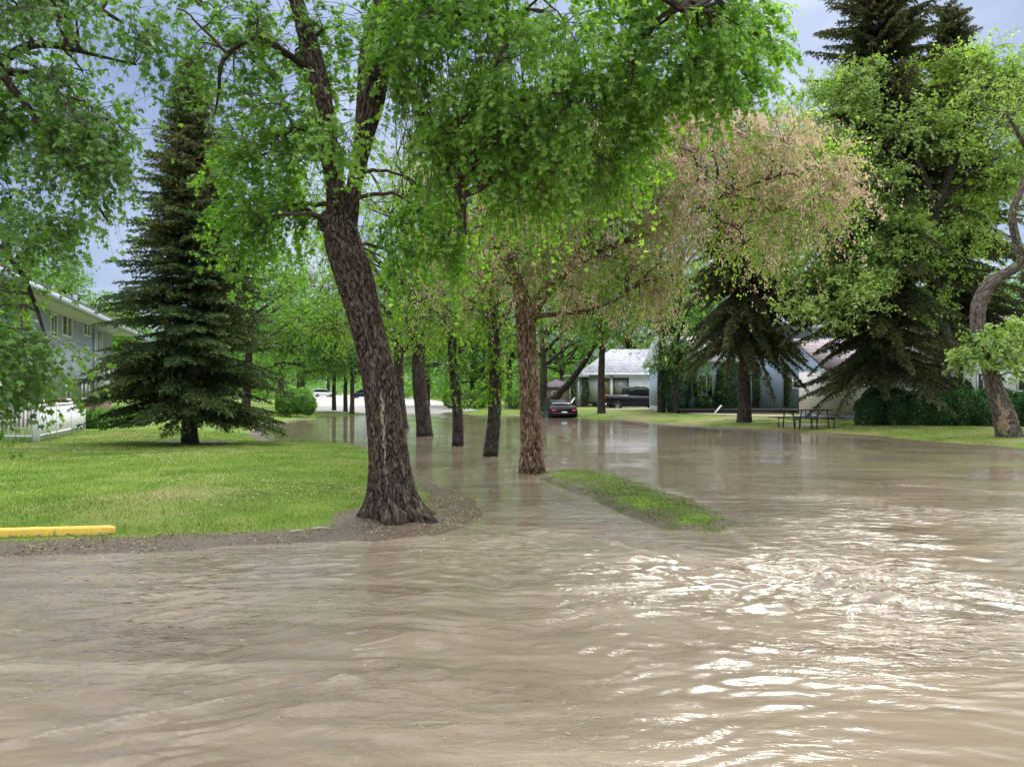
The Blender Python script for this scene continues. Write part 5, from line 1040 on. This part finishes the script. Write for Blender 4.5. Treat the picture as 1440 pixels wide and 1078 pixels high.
def wheel(t, x, y, r, w_=.11):
    sg = 1 if y > 0 else -1; a = np.arange(24)*2*np.pi/24
    def ring(rad, yy): return [(x+rad*math.cos(q_), y+yy, r+rad*math.sin(q_)) for q_ in a]
    def rings(rs, caps=False):
        s = np.array(rs).reshape(-1, 3); n = len(rs); i = np.arange(n-1)[:, None]*24; j = np.arange(24)[None]; fs = np.stack([i+j, i+(j+1) % 24, i+24+(j+1) % 24, i+24+j], 2).reshape(-1, 4)
        m = MB(); m.add(s, [list(map(int, q)) for q in fs]+([list(range(24)), list(range((n-1)*24, n*24))[::-1]] if caps else [])); return m
    hub = rings([ring(r*.14, sg*w_*.4), ring(r*.14, sg*w_*.9), ring(r*.10, sg*w_*.95)], True).build('wheel', M['rim'], t)
    rings([ring(r*.62, -w_), ring(r*.94, -w_), ring(r, -w_*.8), ring(r, w_*.8), ring(r*.94, w_), ring(r*.62, w_), ring(r*.60, w_*.9), ring(r*.60, -w_*.9), ring(r*.62, -w_)]).build('tyre', M['tyre'], hub)
    m = MB()
    for q_ in range(5):
        an = q_*2*np.pi/5; c_, s_ = math.cos(an), math.sin(an); pts = [(x+c_*rr-s_*ww, y+sg*w_*.6+yy, r+s_*rr+c_*ww) for yy in (-.02, .02) for rr, ww in ((r*.1, -.035), (r*.6, -.05), (r*.6, .05), (r*.1, .035))]
        m.add(pts, np.array([[3, 2, 1, 0], [4, 5, 6, 7], [0, 1, 5, 4], [1, 2, 6, 5], [2, 3, 7, 6], [3, 0, 4, 7]]))
    rings([ring(r*.60, sg*w_*.45), ring(r*.62, sg*w_*.5), ring(r*.62, sg*w_*.75), ring(r*.58, sg*w_*.75)]).build('rim', M['rim'], hub); m.build('spokes', M['rim'], hub)
def car(name, label, cat, loc, rz, pm, kind='coupe', r=.33):
    t = thing(name, label, cat, loc, rz); hw = .92 if kind != 'pickup' else .98
    if kind == 'coupe':
        L2 = 2.25; body = [(-L2, .70, .42, .60, .80), (-L2+.10, .84, .30, .66, .93), (-L2+.5, .91, .24, .70, .97), (-1.2, .92, .2, .70, .93), (0, .92, .18, .66, .90), (1.0, .92, .2, .64, .88), (1.8, .89, .22, .58, .76), (2.15, .80, .25, .50, .64), (2.28, .60, .34, .44, .52)]
        cab = [(-1.75, .70, .90, .915, .96), (-1.25, .68, .88, .98, 1.14), (-.55, .63, .86, 1.1, 1.28), (.1, .63, .86, 1.12, 1.30), (.5, .66, .86, 1.02, 1.16), (1.05, .70, .84, .86, .88)]
    elif kind == 'pickup':
        L2 = 2.85; body = [(-L2, .94, .55, .95, 1.20), (-L2+.06, .98, .45, .98, 1.24), (-1.0, .98, .42, .98, 1.24), (.0, .98, .40, .98, 1.18), (1.3, .98, .40, .98, 1.16), (1.5, .97, .42, .95, 1.15), (2.5, .95, .45, .90, 1.06), (2.8, .88, .48, .80, .98), (2.9, .74, .55, .75, .90)]
        cab = [(-.85, .84, 1.16, 1.2, 1.22), (-.72, .78, 1.16, 1.5, 1.80), (-.3, .76, 1.14, 1.6, 1.90), (.6, .76, 1.14, 1.6, 1.88), (.85, .80, 1.12, 1.45, 1.74), (1.45, .86, 1.10, 1.14, 1.16)]
    else:
        L2 = 2.3; body = [(-L2, .86, .42, .80, 1.0), (-L2+.08, .92, .30, .85, 1.06), (0, .93, .25, .8, 1.0), (1.2, .92, .26, .78, .98), (2.0, .88, .3, .7, .86), (2.3, .72, .4, .6, .70)]
        cab = [(-2.2, .78, .98, 1.2, 1.35), (-1.9, .72, .96, 1.4, 1.62), (0, .70, .94, 1.45, 1.68), (.4, .72, .94, 1.35, 1.58), (1.2, .80, .92, .98, 1.0)]
    b_ = loft(MB(), [sec(*q_) for q_ in body]).build('body', pm, t, True)
    loft(MB(), [sec(x, w_, zb, zm, zt, .88) for x, w_, zb, zm, zt in cab]).build('cabin', M['car_glass'], t, False)
    m = MB(); i0 = 1 if kind != 'coupe' else 1; top = cab[i0:-1]
    s = [[(x, -w_*.80, zt-.015), (x, -w_*.70, zt+.012), (x, w_*.70, zt+.012), (x, w_*.80, zt-.015)] for x, w_, zb, zm, zt in top[(1 if kind == 'coupe' else 0):-1]]; loft(m, s); m.build('roof', pm, t, True)
    for sg in (-1, 1):
        m = MB()
        for c0_, c1_ in zip(cab[:-1], cab[1:]):
            m.bar((c0_[0], sg*c0_[1]*.86, c0_[4]-.01), (c1_[0], sg*c1_[1]*.86, c1_[4]-.01), .03, 5)
        m.bar((-.1, sg*cab[2][1]*.99, 1.0 if kind != 'pickup' else 1.2), (-.14, sg*cab[2][1]*.88, cab[2][4]-.03), .035, 5); m.build('pillar_frame', pm, t)
        m = MB(); m.box((-L2-.005, sg*hw*.68, body[0][4]-.13), (.03, hw*.16, .07) if kind != 'pickup' else (.03, .07, .16)); m.build('tail_light', M['tail'], t)
        m = MB(); m.box((cab[-1][0]-.25, sg*(hw+.08), cab[-1][2]+.14), (.06, .10, .07)); m.build('mirror', pm, t)
        m = MB(); m.box((body[-1][0]-.06, sg*body[-1][1]*.8, body[-1][3]+.02), (.05, .13, .07)); m.build('headlight', M['plate'], t)
        for x in (-L2+.85, L2-.85): wheel(t, x, sg*(hw-.08), r)
    m = MB(); m.box((-L2-.012, 0, body[0][4]-.26), (.012, .17, .075)); m.build('licence_plate', M['plate'], t)
    m = MB(); m.box((-L2-.03, 0, .48 if kind != 'pickup' else .52), (.06, hw*.85, .07)); m.build('rear_bumper', pm if kind != 'pickup' else M['chrome'], t)
    return t
car('parked_car', 'black two-door coupe seen from behind, standing in the floodwater beside the tan-barked trunk', 'car', (at(785, 48), 49.2, -.24), math.radians(98), M['car_black'], 'coupe', .34)
y_ = 62.0; car('pickup_truck', 'black pickup truck parked in front of the white bungalow', 'pickup', (at(893, y_), y_, .06), math.radians(18), M['car_black'], 'pickup', .40)
car('parked_car', 'dark vehicle far off on the pale road just left of the maple trunk', 'car', (at(511, 140), 140, .28), math.radians(172), M['car_blue'], 'suv', .36)
car('parked_car', 'whitish vehicle very far off on the pale road by the round shrub', 'car', (at(456, 165), 165, .28), math.radians(20), M['car_white'], 'suv', .36)
# ------------------------------------------------------------------ light, sky, camera
w = bpy.data.worlds.new('World'); S.world = w; w.use_nodes = True; nt = w.node_tree; nt.nodes.clear()
N = lambda t, **k: node(nt, t, k)
EL, AZ = math.radians(50), math.radians(27)      # sun high behind thin cloud, ahead and to the right
sky = N('TexSky', sky_type='NISHITA', sun_disc=False, sun_elevation=EL, sun_rotation=AZ, air_density=1.2, dust_density=1.5)
gen = N('TexCoord').outputs['Generated']
mp = N('Mapping', Vector=gen, Scale=(1, 1, 2.6)).outputs[0]
n = N('TexNoise', Vector=mp, Scale=2.1, Detail=6.0, Roughness=.55, Distortion=.3).outputs['Fac']
z = N('SeparateXYZ', Vector=gen).outputs['Z']
zz = N('MapRange', interpolation_type='SMOOTHSTEP', Value=z, _1=.38, _2=.66, _3=-.05, _4=.50); x_ = N('SeparateXYZ', Vector=gen).outputs['X']
xr = N('MapRange', Value=x_, _1=-.4, _2=.5, _3=-.06, _4=.0)
s1 = N('Math', operation='ADD', _0=n, _1=zz.outputs[0]); s2 = N('Math', operation='ADD', _0=s1.outputs[0], _1=xr.outputs[0])
cl = ramp(nt, s2.outputs[0], [(.25, (1.8, 2.4, 3.9)), (.46, (3.0, 3.65, 5.2)), (.62, (4.9, 5.4, 6.4)), (.82, (14, 14.2, 14.8)), (1, (27, 27, 27))])
mx = N('MixRGB', Fac=.88, Color1=sky.outputs[0], Color2=cl)
dt = N('VectorMath', operation='DOT_PRODUCT', _0=gen, _1=(math.sin(AZ)*math.cos(EL), math.cos(AZ)*math.cos(EL), math.sin(EL))).outputs['Value']
gw = N('MapRange', Value=dt, _1=.90, _2=1.0, _3=0.0, _4=1.0).outputs[0]; g2 = N('Math', operation='POWER', _0=gw, _1=2.0).outputs[0]
gc = N('MixRGB', blend_type='MULTIPLY', Fac=1.0, Color1=(26, 25, 24, 1), Color2=g2); ad = N('MixRGB', blend_type='ADD', Fac=1.0, Color1=mx.outputs[0], Color2=gc.outputs[0])   # sun glowing through thin cloud
bg = N('Background', Color=ad.outputs[0], Strength=.10); out = nt.nodes.new('ShaderNodeOutputWorld'); nt.links.new(bg.outputs[0], out.inputs['Surface'])
L = bpy.data.lights.new('sun', 'SUN'); L.energy = 1.25; L.angle = math.radians(18); L.color = (1, .95, .87); lo = bpy.data.objects.new('sun', L); COL.objects.link(lo)
sd = Vector((math.sin(AZ)*math.cos(EL), math.cos(AZ)*math.cos(EL), math.sin(EL))); lo.rotation_euler = sd.to_track_quat('Z', 'Y').to_euler(); lo.location = (0, 0, 40)
cam = bpy.data.cameras.new('camera'); co = bpy.data.objects.new('camera', cam); COL.objects.link(co); S.camera = co
cam.sensor_width = 36; cam.lens = 36*F/1440; cam.clip_end = 4000; cam.clip_start = .1
co.location = (0, 0, CZ); co.rotation_euler = (math.radians(90)+math.atan(10/F), 0, 0)
S.view_settings.view_transform = 'Standard'; S.view_settings.look = 'None'; S.view_settings.gamma = 1; S.view_settings.exposure = .72
S.render.resolution_x = 1024; S.render.resolution_y = 766
S.render.engine = 'CYCLES'; S.cycles.max_bounces = 6; S.cycles.diffuse_bounces = 3; S.cycles.transmission_bounces = 3; S.cycles.glossy_bounces = 2
